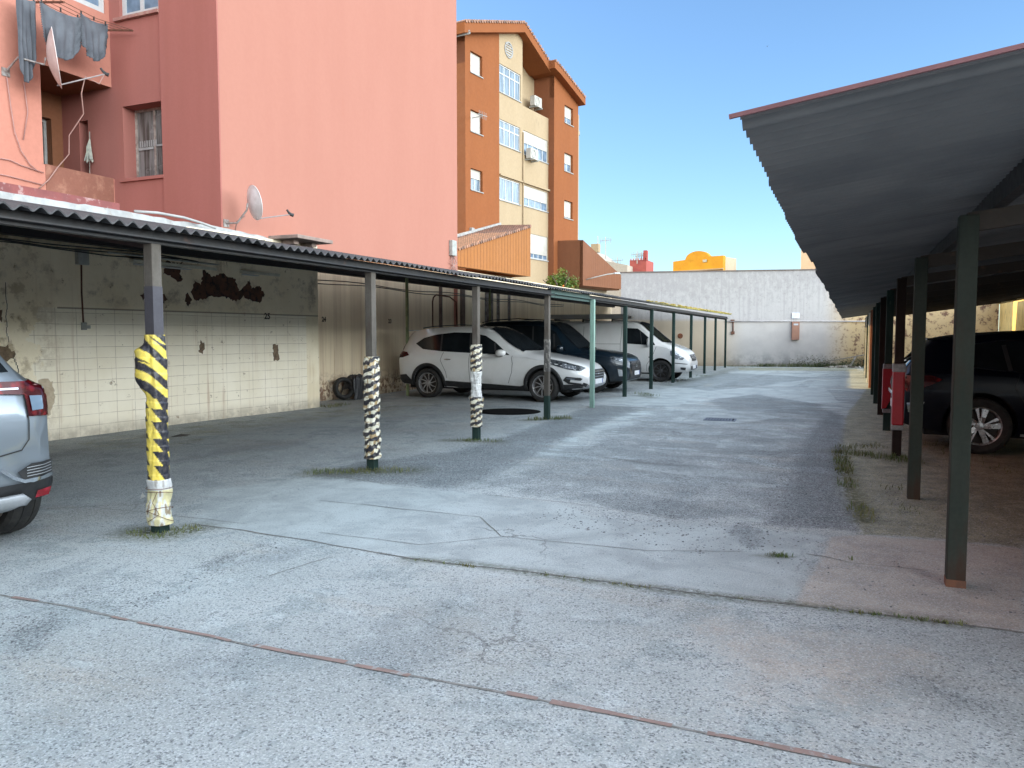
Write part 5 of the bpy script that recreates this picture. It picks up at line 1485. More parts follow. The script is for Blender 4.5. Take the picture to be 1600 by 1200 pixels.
for x_ in (-.5,.5,1.5): mb.box((x_,-.75,-.02),(x_+.05,.75,.04)); mb.box((x_,-.77,-.06),(x_+.05,-.73,.0)); mb.box((x_,.73,-.06),(x_+.05,.77,.0))
mb.build('crossbar', MT['black'], rk)

# --- navy car on the right (rear toward the lane) --------------------------------
navy = carpaint('navy_black_paint', (.002,.0035,.010), 0, dirt=.01, coat=.22, spec=.2)
def navy_car(loc, rz):
    t = thing('parked_car', 'glossy navy car under the right carport with its tail toward the lane', 'car', loc, rz)
    h = 1.525; wb = 2.75; ro = .92; fo = .9; e = wb+fo; W = .93
    K = [(-ro,.50,.80,.86,.60,.70,.58,.01), (-ro+.06,.34,.94,1.02,.76,.85,.60,.02), (-ro+.22,.28,1.0,1.22,.80,.90,.58,.03), (-.45,.25,1.0,1.42,.82,W,.58,.04), (-.05,.24,.99,1.475,.83,W,.60,.045),
         (.5,.22,.97,1.51,.83,W,.61,.045), (1.0,.22,.96,h,.83,W,.61,.045), (1.5,.22,.95,h*.97,.83,W,.60,.05), (1.95,.22,.94,1.30,.83,W,.61,.05),
         (2.4,.22,.92,1.07,.83,W,.66,.045), (wb+.1,.23,.88,.97,.83,W,.70,.04), (wb+.45,.25,.80,.90,.78,W-.05,.66,.03), (e-.1,.28,.66,.78,.66,W-.2,.54,.02), (e,.36,.55,.66,.54,W-.34,.42,.01)]
    body, bvh = build_body(K, (0, wb), (.415,.36), navy, t, W-.06)
    D = lambda poly, pl, s, m_, nm, par=t, off=.006, **k: decal(bvh, poly, pl, s, off, m_, nm, par, **k)
    for s in (-1, 1):
        w_ = D([(-.28,1.12),(.3,1.05),(1.2,1.03),(2.1,1.0),(1.95,1.11),(1.6,1.30),(1.2,1.40),(.7,1.43),(.2,1.41),(-.2,1.34)], 'S', s, MT['glass'], 'side_window')
        decal(bvh, line_poly([(-.30,1.105),(.3,1.04),(1.2,1.02),(2.1,.99)], .014), 'S', s, .008, MT['chrome'], 'window_trim', w_)
        decal(bvh, line_poly([(-.30,1.13),(-.22,1.35),(.2,1.422),(.7,1.442),(1.2,1.415)], .012), 'S', s, .008, MT['chrome'], 'window_trim', w_)
        for a in ([(.32,1.05),(.26,1.37)], [(1.16,1.03),(1.10,1.40)]): decal(bvh, line_poly(a, .05), 'S', s, .007, MT['black'], 'window_pillar', w_)
        for pts in ([(.42,1.02),(.36,.85),(.50,.6),(.52,.40)], [(1.17,1.0),(1.14,.7),(1.16,.30)], [(2.15,.98),(2.18,.8),(2.1,.5)]): D(line_poly(pts, .010), 'S', s, MT['black'], 'door_seam', dens=.04)
        D([(-ro+.03,.86),(-ro+.06,.97),(-.55,.98),(-.42,.93),(-.55,.86),(-ro+.10,.76)], 'S', s, MT['taillamp'], 'tail_lamp', off=.008)
        D([(-ro+.10,.62),(-ro+.30,.64),(-ro+.24,.48),(-ro+.12,.50)], 'S', s, MT['chrome'], 'bumper_trim', off=.010)
        D([(.45,.22),(wb-.45,.22),(wb-.45,.27),(.45,.27)], 'S', s, MT['silverplastic'], 'sill_trim', off=.008)
        D([(wb+.5,.78),(e-.15,.68),(e-.12,.60),(wb+.55,.68)], 'S', s, MT['headlamp'], 'headlight', off=.006)
        mirror(t, 1.95, s*(W-.03), 1.06, s, navy)
        handle(t, bvh, .55, .84, s, MT['chrome']); handle(t, bvh, 1.42, .83, s, MT['chrome'])
    D([(-.62,1.03),(-.52,1.34),(0,1.40),(.52,1.34),(.62,1.03)], 'B', 0, MT['glass'], 'rear_window')
    for s in (-1, 1): D([(s*.80,.90),(s*.40,.90),(s*.40,.80),(s*.78,.76)][::s], 'B', 0, MT['taillamp'], 'tail_lamp', off=.010)
    D([(-.72,.72),(.72,.72),(.74,.66),(-.74,.66)], 'B', 0, MT['chrome'], 'chrome_strip', off=.02, thick=.01)
    D([(-.34,.62),(.34,.62),(.34,.44),(-.34,.44)], 'B', 0, MT['black'], 'plate_recess', off=.008)
    plate(t, -ro-.02, .54, 'B')
    D([(-.75,.42),(.75,.42),(.70,.30),(-.70,.30)], 'B', 0, MT['silverplastic'], 'bumper_skirt', off=.012)
    D([(-.55,.995),(.55,.995),(.55,.975),(-.55,.975)], 'B', 0, MT['chrome'], 'lid_strip', off=.012)
    mb = MB(); mb.prism([(-.58,-.54),(-.35,-.57),(-.35,.57),(-.58,.54)], 1.43, 1.455); mb.build('spoiler', navy, t, bevel=.008)
    mb = MB(); mb.lathe([(.04,0),(.055,0),(.055,.012),(.04,.012)], 20, Matrix.Translation((-ro-.015,0,.86)) @ Matrix.Rotation(R(90),4,'Y'), closed=True); mb.build('emblem', MT['chrome'], t)
    for x_ in (0, wb):
        for s in (-1, 1):
            wl = wheel(t, x_, s*(W-.09), .355, s, 5, 'star', .225)
            M_ = Matrix.Translation((x_, s*(W-.09), .355)) @ Matrix.Rotation(-s*R(90),4,'X'); ri = .355*.68; mb = MB()
            for k in range(5):
                a = 2*math.pi*k/5+.3
                for q in (-.17,.17):
                    mb.add([M_@Vector((rr_*math.cos(an), rr_*math.sin(an), .0775)) for rr_, an in ((.05,a+q*.6-.1),(ri-.015,a+q-.085),(ri-.015,a+q+.085),(.05,a+q*.6+.1))], [(0,1,2,3)])
            mb.build('rim_face', MT['rimcut'], wl)
    mb = MB(); mb.box((-.6,-.72,.2),(wb+.4,.72,.4)); mb.build('underbody', MT['void'], t)
    return t
navy_car((1.66, 12.02, 0), 0)

# --- silver blue crossover at left edge (tail toward the lane) -------------------
silverb = carpaint('silver_blue_paint', (.25,.29,.335), .45, dirt=.05)
def silver_crossover(loc, rz):
    t = thing('parked_car', 'silver blue crossover cut off by the left edge, its tail lamp and bumper showing', 'car', loc, rz)
    h = 1.65; wb = 2.64; ro = .78; fo = .85; e = wb+fo; W = .91
    K = [(-ro-.04,.46,.86,.92,.72,.74,.64,.0), (-ro+.0,.34,1.07,1.13,.84,.84,.66,.01), (-ro+.06,.31,1.14,1.23,.89,.86,.62,.02), (-ro+.22,.29,1.15,1.42,.90,.88,.60,.03), (-.35,.26,1.13,1.57,.82,W,.60,.035), (.1,.24,1.11,1.63,.82,W,.61,.045),
         (.8,.23,1.09,h,.82,W,.62,.045), (1.4,.23,1.07,h*.965,.82,W,.61,.05), (1.9,.23,1.05,1.40,.82,W,.61,.05), (2.3,.23,1.02,1.15,.82,W,.66,.045), (wb+.1,.24,.92,1.01,.82,W,.70,.04), (wb+.45,.26,.84,.93,.78,W-.05,.66,.03), (e-.1,.28,.68,.8,.66,W-.2,.54,.02), (e,.36,.55,.66,.54,W-.34,.42,.01)]
    body, bvh = build_body(K, (-.22, wb), (.41,.345), silverb, t, W-.06)
    D = lambda poly, pl, s, m_, nm, par=t, off=.006, **k: decal(bvh, poly, pl, s, off, m_, nm, par, **k)
    for s in (-1, 1):
        D([(-.42,1.25),(.3,1.19),(1.2,1.15),(2.0,1.11),(1.85,1.21),(1.55,1.42),(1.2,1.53),(.5,1.56),(0,1.51),(-.25,1.44)], 'S', s, MT['glass'], 'side_window')
        # lamp wraps the corner
        D([(-ro-.01,1.16),(-.52,1.19),(-.44,1.13),(-.56,.94),(-ro+.0,.92)], 'S', s, MT['taillamp'], 'tail_lamp', off=.010, dens=.025)
        lp = [(s*.36,1.18),(s*.86,1.17),(s*.88,.92),(s*.66,.93),(s*.66,1.08),(s*.34,1.105)]
        o = D(lp if s > 0 else lp[::-1], 'B', 0, MT['taillamp'], 'tail_lamp', off=.012, dens=.025)
        lp = [(s*.69,1.07),(s*.79,1.065),(s*.78,.97),(s*.69,.965)]
        D(lp if s > 0 else lp[::-1], 'B', 0, MT['pane'], 'lamp_lens', o, off=.018, dens=.03)
        lp = [(s*.30,1.135),(s*.62,1.13),(s*.62,1.118),(s*.30,1.122)]
        D(lp if s > 0 else lp[::-1], 'B', 0, MT['chrome'], 'lamp_strip', o, off=.018, dens=.03)
        lp = [(s*.86,.60),(s*.66,.60),(s*.56,.55),(s*.60,.49),(s*.86,.505)]
        v = D(lp if s < 0 else lp[::-1], 'B', 0, MT['black'], 'bumper_vent', off=.012, dens=.03)
        D(line_poly([(s*.44,.585),(s*.52,.52),(s*.60,.482),(s*.85,.495)], .024), 'B', 0, MT['chrome'], 'vent_trim', v, off=.022, dens=.03)
        for q in range(4): D(line_poly([(s*.62,.515+.02*q),(s*.84,.522+.02*q)], .005), 'B', 0, MT['silverplastic'], 'vent_slat', v, off=.018, dens=.03)
        lp = [(s*.84,.405),(s*.72,.40),(s*.72,.345),(s*.82,.35)]
        D(lp if s < 0 else lp[::-1], 'B', 0, MT['pinkrefl'], 'fog_lamp', off=.018, dens=.03)
        D([(.42,.22),(wb-.42,.22),(wb-.42,.36),(.42,.36)], 'S', s, MT['black'], 'sill_cladding', off=.008)
        mirror(t, 1.85, s*(W-.03), 1.08, s, silverb)
        # quarter seam between tailgate and bumper
        D(line_poly([(s*.66,1.12),(s*.66,.90),(s*.655,.77),(s*.60,.70),(s*.40,.67),(0,.66)], .010), 'B', 0, MT['black'], 'tailgate_seam', off=.006, dens=.03)
        D([(-ro-.02,.48),(-.62,.48),(-.62,.32),(-ro+.05,.32)], 'S', s, MT['black'], 'rear_cladding', off=.010, dens=.04)
    D([(-.84,.47),(.84,.47),(.80,.31),(-.80,.31)], 'B', 0, MT['black'], 'lower_bumper', off=.010, dens=.03)
    sk = [(-.60,.40),(-.66,.36),(-.62,.29),(-.5,.26),(.5,.26),(.62,.29),(.66,.36),(.60,.40),(0,.40)]
    D(sk[::-1], 'B', 0, MT['silverplastic'], 'skid_plate', off=.035, thick=.03, dens=.03)
    D([(-.60,1.24),(-.52,1.46),(0,1.51),(.52,1.46),(.60,1.24)], 'B', 0, MT['glass'], 'rear_window')
    plate(t, -ro-.05, .82, 'B')
    mb = MB(); mb.prism([(-.52,-.56),(-.25,-.6),(-.25,.6),(-.52,.56)], 1.58, 1.62); mb.build('spoiler', silverb, t, bevel=.01)
    cladding(bvh, t, -.22, .345, .405, .46, MT['black']); cladding(bvh, t, wb, .345, .405, .46, MT['black'])
    for x_ in (-.22, wb):
        for s in (-1, 1): wheel(t, x_, s*.83, .345, s, 5, 'twin', .23)
    mb = MB(); mb.box((-.5,-.6,.22),(wb+.4,.6,.4)); mb.build('underbody', MT['void'], t)
    return t
silver_crossover((-6.03, 2.945, 0), R(180))
# ------------------------------------------------------------------ PINK BLOCK
pk = thing('apartment_block', 'tall pink rendered apartment block with a blank wall above the carport', 'building', (-10.5, 11.1, 0))
Mb = Matrix(((0,0,1,0),(1,0,0,0),(0,1,0,0),(0,0,0,1)))       # u=+Y, v=+Z, w=+X (origin at root)
mb = MB(); wallgrid(mb, Mb, 0, 9.5, 3.32, 19); mb.add([(0,9.5,0),(-12,9.5,0),(-12,9.5,19),(0,9.5,19)], [(0,1,2,3)])
mb.add([(0,0,19),(0,9.5,19),(-12,9.5,19),(-12,0,19)], [(0,1,2,3)])
mb.build('blank_wall', MT['pink'], pk)
Md = Matrix(((1,0,0,0),(0,0,-1,0),(0,1,0,0),(0,0,0,1)))      # u=+X, v=Z, w=-Y
# side face looking at the camera, with windows
mb = MB()
winA = (-2.45,-1.43,4.54,5.93); winB = (-2.45,-1.43,7.62,9.0); dr2 = (-3.67,-3.42,3.9,5.78)
wallgrid(mb, Md, -4.15, 0, 0, 19, [winA, winB, (-2.45,-1.43,10.6,12.0), dr2], .34)
mb.box((-1.40,-.03,0),(-.0,.0,19), None) if False else None
mb.build('side_wall', MT['pinkshade'], pk)
mb = MB(); mb.box((-1.40,-.035,0),(.002,-.001,19)); mb.build('side_pilaster', MT['pinkshade'], pk)
# left wing, set back at X=-13.23
XL = -2.73
Mw = Matrix(((0,0,1,XL),(1,0,0,0),(0,1,0,0),(0,0,0,1)))
mb = MB(); wallgrid(mb, Mw, -32, -1.47, 0, 19); mb.add([(XL,-32,0),(-12,-32,0),(-12,-32,19),(XL,-32,19)], [(3,2,1,0)]); mb.add([(XL,-32,19),(XL,0,19),(-12,0,19),(-12,-32,19)], [(0,1,2,3)])
wallgrid(mb, Mw, -1.47, 0, 6.33, 19, [(-1.05,-.09,7.70,9.1),(-1.05,-.09,10.5,12)], .12)
wallgrid(mb, Mw, -1.47, 0, 0, 4.56)
mb.build('wing_wall', MT['pinkwing'], pk)
# balcony recess
mb = MB()
Mr = Matrix(((0,0,1,-4.15),(1,0,0,0),(0,1,0,0),(0,0,0,1)))
wallgrid(mb, Mr, -1.47, 0, 3.7, 6.4, [(-.95,-.24,3.8,5.82)], .22)
mb.add([(XL,-1.47,6.33),(-4.15,-1.47,6.33),(-4.15,0,6.33),(XL,0,6.33)], [(0,1,2,3)])
mb.add([(XL,-1.47,3.7),(-4.15,-1.47,3.7),(-4.15,0,3.7),(XL,0,3.7)], [(3,2,1,0)])
mb.add([(XL,-1.47,3.7),(-4.15,-1.47,3.7),(-4.15,-1.47,6.33),(XL,-1.47,6.33)], [(0,1,2,3)])
mb.add([(XL-.12,-1.47,3.7),(XL-.12,0,3.7),(XL-.12,0,4.56),(XL-.12,-1.47,4.56)], [(3,2,1,0)])
mb.add([(XL,-1.47,4.56),(XL-.12,-1.47,4.56),(XL-.12,0,4.56),(XL,0,4.56)], [(3,2,1,0)])
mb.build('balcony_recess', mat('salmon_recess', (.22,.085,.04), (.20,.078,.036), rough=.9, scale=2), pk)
mb = MB(); mb.box((XL-.02,-1.44,3.86),(XL+.012,-.03,4.57)); mb.build('balcony_parapet', mat('salmon_parapet', (.235,.095,.065), (.22,.088,.06), rough=.9, scale=3, stain=(.33,.16,.11), sscale=4, slo=.5,shi=.7), pk)
# windows
def win(parent, M, r, d=.3, cols=2, frame=MT['whitepvc'], pane=MT['pane'], fw=.05, shutter=0.0, shm=None, name='window', sill=True, transom=0):
    u0,u1,v0,v1 = r
    mb = MB()
    def bx(a,b,c,d_,w0,w1): mb.box((a,c,w0),(b,d_,w1), M)
    w0 = -d; w1 = -d+.05
    bx(u0,u1,v0,v0+fw,w0,w1); bx(u0,u1,v1-fw,v1,w0,w1)
    bx(u0,u0+fw,v0+fw,v1-fw,w0,w1); bx(u1-fw,u1,v0+fw,v1-fw,w0,w1)
    for i in range(1, cols):
        uu = u0+(u1-u0)*i/cols; bx(uu-fw/2,uu+fw/2,v0+fw,v1-fw,w0,w1-.004)
    if transom: bx(u0+fw,u1-fw,v1-transom-fw/2,v1-transom+fw/2,w0,w1-.006)
    f = mb.build(name, frame, parent)
    pb = MB(); pb.box((u0+fw*.9,v0+fw*.9,w0+.012),(u1-fw*.9,v1-fw*.9,w0+.024), M); pb.build('pane', pane, f)
    if shutter:
        sb = MB(); h = (v1-v0)*shutter; n = max(2,int(h/.055))
        for k in range(n):
            a = v1-h+h*k/n; b = v1-h+h*(k+1)/n
            sb.box((u0+.01,a+.002,w1+.001),(u1-.01,b-.002,w1+.012), M)
        sb.box((u0+.01,v1-h,w1+.0005),(u1-.01,v1,w1+.006), M)
        sb.build('shutter', shm or MT['shutter'], f)
    if sill:
        sb = MB(); sb.box((u0-.04,v0-.05,-.02),(u1+.04,v0-.002,.05), M); sb.build('sill', MT['white'], f)
    return f
oldf = mat('dirty_window_frame', (.22,.16,.14), (.4,.34,.3), rough=.8, scale=9)
f = win(pk, Md, winA, .33, 2, oldf, mat('lace_curtain_glass', (.20,.19,.185), (.07,.06,.055), rough=.25, scale=1.3, stretch=(9,1,.6), lo=.42, hi=.6), .045, sill=False)
cu = MB()
for k in range(8):
    a = -2.34+.06*k; cu.box((a,5.20,-.285),(a+.035,5.32,-.282), Md)
cu.box((-2.37,5.14,-.285),(-1.98,5.19,-.282), Md); cu.box((-1.90,5.18,-.285),(-1.5,5.22,-.282), Md); cu.build('lace_trim', MT['white'], f)
mb = MB(); mb.box((-2.52,4.48,-.30),(-1.38,4.54,.05), Md); mb.build('sill', MT['pinkshade'], f)
win(pk, Md, winB, .12, 2, MT['whitepvc'], MT['pane'], .09, .35, sill=False)
mb = MB(); mb.box((-2.55,7.54,-.1),(-1.4,7.60,.07), Md); mb.build('sill', mat('crumbling_sill', (.3,.14,.12),(.4,.25,.2), rough=.9, scale=9), pk)
win(pk, Mw, (-1.05,-.09,7.70,9.1), .08, 2, MT['whitepvc'], MT['pane'], .10, sill=False)
dk = MB(); dk.box((-.95,3.8,-.21),(-.24,5.82,-.19), Mr); fr = MB(); fr.box((-.30,3.8,-.19),(-.24,5.82,-.15), Mr); fr.box((-.95,5.76,-.19),(-.30,5.82,-.15), Mr)
f = dk.build('balcony_door', MT['void'], pk); fr.build('frame', MT['white'], f)
dk = MB(); dk.box((dr2[0],dr2[2],-.33),(dr2[1],dr2[3],-.31), Md); fr = MB(); fr.box((dr2[0],dr2[2],-.31),(dr2[0]+.04,dr2[3],-.28), Md)
f = dk.build('balcony_door', MT['void'], pk); fr.build('frame', MT['white'], f)
mt = thing('electric_meter', 'small grey meter box with loose cables at the right corner of the pink wall', 'meter box', (-10.5, 20.2, 3.8), 0)
mb = MB(); mb.box((0,-.14,.0),(.12,.14,.45)); mb.build('box_body', MT['greybox'], mt, bevel=.02)
mb = MB()
for k in range(4): mb.tube([(.05,-.05+.04*k,0),(.08,-.2+.13*k,-.2),(.06,.2-.11*k,-.35),(.05,-.02+.03*k,-.62)], .012, 6)
mb.build('cable', MT['cable'], mt, smooth=True)

# satellite dishes ------------------------------------------------------------
def dish(label, wallp, centre, face, R_, lnb, outw, dirty=None, cable=None):
    t = thing('satellite_dish', label, 'satellite dish', wallp)
    wp = Vector(wallp); C_ = Vector(centre)-wp; fz = Vector(face).normalized()
    ex = fz.cross(Vector((0,0,1))).normalized(); ey = ex.cross(fz)
    M_ = frameM(C_, ex, ey, fz)
    mb = MB(); prof = [(R_*k/10, .16*R_*(k/10)**2*2-.16*R_) for k in range(11)]
    mb.lathe([(max(r,.001)*1.0,h) for r,h in prof]+[(R_*1.02,prof[-1][1]-.0)]+[(R_*1.02,prof[-1][1]-.012)]+[(max(r,.001),h-.012) for r,h in prof[::-1]], 36, M_ @ Matrix.Diagonal((1,1.12,1,1)))
    mb.build('reflector', dirty or mat('dish_grey_white', (.62,.60,.60), (.5,.47,.46), rough=.45, scale=5), t, smooth=True)
    mb = MB(); mb.tube([(0,0,0), Vector(outw)*.9, (C_-fz*.12)+Vector((0,0,-.12)), C_-fz*.1], .018, 8); mb.box((-.02,-.07,-.07),(.015,.07,.07)); mb.build('bracket', mat('galvanised', (.35,.33,.32), (.2,.15,.13), rough=.6, scale=20, metal=.4), t)
    L_ = Vector(lnb)-wp
    mb = MB(); mb.tube([C_-ey*R_*1.05, L_], .012, 6); mb.build('feed_arm', mat('dish_arm', (.3,.27,.27), (.2,.18,.18), rough=.5), t)
    mb = MB(); mb.tube([L_+fz*.05+Vector((0,0,-.02)), L_, L_-fz*.05+Vector((0,0,.05))], [.035,.03,.022], 10); mb.tube([L_-fz*.05+Vector((0,0,.05)), L_-fz*.08+Vector((0,0,.10))], .02, 8); mb.build('receiver', MT['black'], t)
    if cable:
        mb = MB(); mb.tube([Vector(p)-wp for p in cable], .011, 6); mb.build('cable', MT['cable'], t, smooth=True)
    return t
dish('grey satellite dish on the blank pink wall just above the carport roof', (-10.5,10.98+.2,3.56), (-10.02,11.36,3.93), (.40,.90,.20), .28, (-9.72,12.06,3.80), (.25,.05,.0), cable=[(-10.2,11.35,3.7),(-10.35,11.3,3.6),(-10.45,11.35,3.4)])
dish('large satellite dish on the left wing seen nearly edge on beside grey laundry', (-13.23,9.0,5.98), (-12.62,9.42,6.27), (.62,.78,.12), .44, (-12.35,10.25,6.22), (.30,.05,.25),
     mat('dish_pinkish', (.66,.58,.56), (.55,.47,.45), rough=.5, scale=4),
     cable=[(-12.35,10.22,6.2),(-12.4,10.15,6.02),(-12.5,9.95,6.1),(-12.55,9.9,5.8),(-12.7,10.05,5.5),(-12.9,9.9,5.1),(-13.05,10.0,4.8),(-13.15,9.85,4.55),(-13.2,9.7,4.3),(-13.2,9.5,4.1)])
cw = thing('wall_cable', 'thin loose cables stapled across the pink left wing', 'cables', (-13.2, 9, 5))
for pts in ([(0,0,.9),(0,.05,.4),(0,.1,0),(0,.2,-.3),(0,.35,-.5),(0,.5,-.6)], [(0,.3,.9),(0,.35,.4),(0,.25,-.1)], [(0,-1.5,-.55),(0,-.6,-.52),(0,0,-.5),(0,.2,-.55),(0,.6,-.6)], [(0,-1.5,-.75),(0,0,-.78),(0,.6,-.82)]):
    mb = MB(); mb.tube(pts, .009, 5); mb.build('cable', mat('pink_cable', (.40,.22,.2), rough=.7), cw, smooth=True)
# laundry
ln = thing('clothes_rack', 'clothes drying bracket fixed under the upper left window', 'clothes rack', (-13.2, 9.2, 7.05))
mb = MB()
mb.bar((0,.35,.30),(.75,.35,.18),.03); mb.bar((0,1.75,.32),(.75,1.75,.20),.03)
for k in range(4): mb.tube([(.15+.19*k,.30,.29-.03*k),(.15+.19*k,1.0,.24-.03*k),(.15+.19*k,1.8,.31-.03*k)], .006, 5)
mb.build('rack', MT['rust'], ln)
def cloth(name, label, x, y0, y1, ztop, hl, hr, seed, frill=True):
    t = thing(name, label, 'laundry', (x, y0, ztop))
    mb = MB(); nu, nv = 40, 34; W = y1-y0
    for i in range(nu+1):
        u = i/nu
        prof = (hl*(1-u)+hr*u) * (1 - .0*u) ; prof *= (.55+.45*math.sin(math.pi*min(1,max(0,u*.86+.14)))**.6)
        for k in range(nv+1):
            v = k/nv
            fold = .03*math.sin(u*26+seed)*v + .025*noise.noise(Vector((u*6,v*3,seed)))
            fr_ = 0
            if frill and (v > .78 or u > .88 or u < .1): fr_ = .018*math.sin((u+v)*95)
            mb.v.append((fold+fr_, u*W*(1-.10*v)+.04*v*W, -prof*v - .05*math.sin(u*math.pi)))
    for i in range(nu):
        for k in range(nv):
            a = i*(nv+1)+k; mb.f.append((a,a+nv+1,a+nv+2,a+1)); mb.m.append(0)
    o = mb.build('fabric', mat('grey_blue_cloth_%d'%seed, (.10,.108,.125), (.075,.08,.095), rough=.9, scale=4), t, smooth=True)
    sm = o.modifiers.new('t','SOLIDIFY'); sm.thickness = .006
    pg = MB()
    for q in (.05,.5,.92): pg.box((-.012,q*W-.008,-.03),(.012,q*W+.008,.04))
    pg.build('peg', MT['darkcable'], t)
    return t
cloth('hanging_sheet', 'frilled grey cover hanging from the rack, left one with the long drop', -12.62, 9.22, 10.0, 7.15, .72, .88, 1)
cloth('hanging_sheet', 'frilled grey cover hanging from the rack, right one nearest the wall corner', -12.62, 9.98, 10.55, 7.24, .66, .76, 5)
cloth('hanging_sheet', 'dark grey cloth hanging behind the large satellite dish', -12.9, 9.0, 9.35, 7.25, 1.4, 1.4, 9, False)
mp = thing('hanging_mop', 'grey mop head hanging on the balcony side wall', 'mop', (-13.78, 11.02, 5.52))
mb = MB(); mb.tube([(0,0,0),(0,-.0,-.2)], .012, 6); mb.tube([(-.01,-.01,-.6),(-.03,-.01,-1.0)],.008,5); mb.build('handle', wood, mp)
mb = MB()
for k in range(18): mb.tube([(0,0,-.15),(.05*math.cos(k),-.03,-.3),(.09*math.cos(k*1.3),-.03+.03*math.sin(k),-.55-.02*(k%4))], .013, 5)
mb.build('mop_head', mat('mop_yarn', (.45,.46,.38), (.3,.3,.28), rough=.95, scale=12), mp)

# ------------------------------------------------------------------ ORANGE BLOCK
A8 = R(8.2)
ob = thing('apartment_block', 'orange and cream gabled apartment block with tiled lean-to roofs', 'building', (-16.9, 35.2, 0))
ou = Vector((math.sin(A8), math.cos(A8), 0)); on = Vector((math.cos(A8), -math.sin(A8), 0))
Mo = frameM((0,0,0), ou, (0,0,1), on)
def Mof(off): return Mo @ Matrix.Translation((0,0,off))
def poly3(mb, M, pts, w0, w1):
    mb.prism(pts, w0, w1, M)
WL = [(-.44,.62,14.4,15.42),(-.44,.62,11.55,12.6),(-.44,.62,8.7,9.75)]
mb = MB(); wallgrid(mb, Mof(0), -.9, 2.22, 0, 15.7, WL, .22); poly3(mb, Mof(0), [(-.9,15.7),(2.22,15.7),(2.22,17.15),(-.9,16.1)], -.3, 0)
mb.build('left_bay_wall', MT['orange'], ob)
mb = MB(); mb.add([Mo@Vector(p) for p in ((-.9,0,0),(-.9,0,-9),(-.9,16.2,-9),(-.9,16.2,0))], [(3,2,1,0)])
mb.add([Mo@Vector(p) for p in ((11.7,0,-.3),(11.7,0,-9),(11.7,15.5,-9),(11.7,15.5,-.3))], [(0,1,2,3)])
mb.add([Mo@Vector(p) for p in ((-.9,0,-9),(11.7,0,-9),(11.7,15,-9),(-.9,15,-9))], [(3,2,1,0)])
mb.build('end_wall_face', MT['orangeshade'], ob)
GL = [(2.28,4.46,14.18,15.62),(2.28,4.42,11.5,12.78),(2.28,4.42,8.62,9.8)]
mb = MB(); wallgrid(mb, Mof(-.03), 2.22, 4.66, 0, 15.7, GL, .12); poly3(mb, Mof(-.03), [(2.22,15.7),(4.66,15.7),(4.66,18.0),(2.22,17.2)], -.3, 0)
RC = [(4.72,7.6,11.46,12.75),(4.72,7.6,8.66,9.78),(5.5,7.62,5.83,7.2),(2.4,4.5,5.83,7.2)]
wallgrid(mb, Mof(-.035), 4.66, 7.66, 0, 14.05, RC[:3], .12)
# back of top balcony and its floor
mb.add([Mo@Vector(p) for p in ((4.66,14,-1.0),(7.66,14,-1.0),(7.66,18,-1.0),(4.66,18,-1.0))], [(0,1,2,3)])
mb.add([Mo@Vector(p) for p in ((4.66,14.05,-.04),(7.66,14.05,-.04),(7.66,14.05,-.2),(4.66,14.05,-.2))], [(0,1,2,3)])
mb.add([Mo@Vector(p) for p in ((4.66,14.05,-.03),(4.66,14.05,-1.0),(4.66,18,-1.0),(4.66,18,-.03))], [(3,2,1,0)])
mb.build('cream_bay_wall', MT['cream'], ob)
mb = MB()
for z_ in (9.86,):
    mb.box((4.62,z_,-.03),(7.66,z_+.10,.10), Mo); mb.box((2.25,z_,-.03),(4.6,z_+.08,.08), Mo)
mb.box((4.64,6.5,.0),(4.70,12.6,.05), Mo); mb.build('ledge', MT['cream'], ob)
WR = [(8.98,10.08,14.1,15.12),(8.98,10.08,11.28,12.35),(8.98,10.08,8.5,9.55)]
mb = MB(); wallgrid(mb, Mof(.34), 7.66, 10.8, 0, 15.2, WR, .22); poly3(mb, Mof(.34), [(7.66,15.2),(10.8,15.2),(10.8,15.9),(7.66,16.7)], -.3, 0)
mb.build('right_bay_wall', MT['orange'], ob)
mb = MB(); mb.add([Mo@Vector(p) for p in ((7.66,0,.34),(7.66,0,-1.0),(7.66,16.9,-1.0),(7.66,16.6,.34))], [(3,2,1,0)]); mb.build('right_bay_return', MT['orangeshade'], ob)
mb = MB(); wallgrid(mb, Mof(-.05), 10.8, 11.7, 0, 15.2); mb.build('corner_wall', MT['cream'], ob)
# windows
for i, r in enumerate(WL): win(ob, Mof(0), r, .20, 2, MT['whitepvc'], MT['panelight'], .05, (.96,.97,.42)[i])
for i, r in enumerate(WR): win(ob, Mof(.34), r, .20, 2, MT['whitepvc'], MT['pane'], .05, (.62,.55,.90)[i])
for i, r in enumerate(GL): win(ob, Mof(-.03), r, .10, (4,4,3)[i], MT['whitepvc'], MT['panelight'], .06, sill=True, transom=(.45,.42,.0)[i])
for i, r in enumerate(RC[:3]): win(ob, Mof(-.035), r, .10, (5,4,4)[i], MT['whitepvc'], MT['pane'], .05, (.5,.6,.80)[i], sill=True)
mb = MB(); mb.lathe([(.42,.0),(.42,.04),(.36,.05),(.34,.0)], 24, Mof(-.03) @ Matrix.Translation((3.2,16.55,0)), closed=True)
for k in range(5): mb.box((-.34,-.28+.13*k,.0),(.34,-.22+.13*k,.03), Mof(-.03) @ Matrix.Translation((3.2,16.55,0)))
mb.build('round_vent', MT['white'], ob)
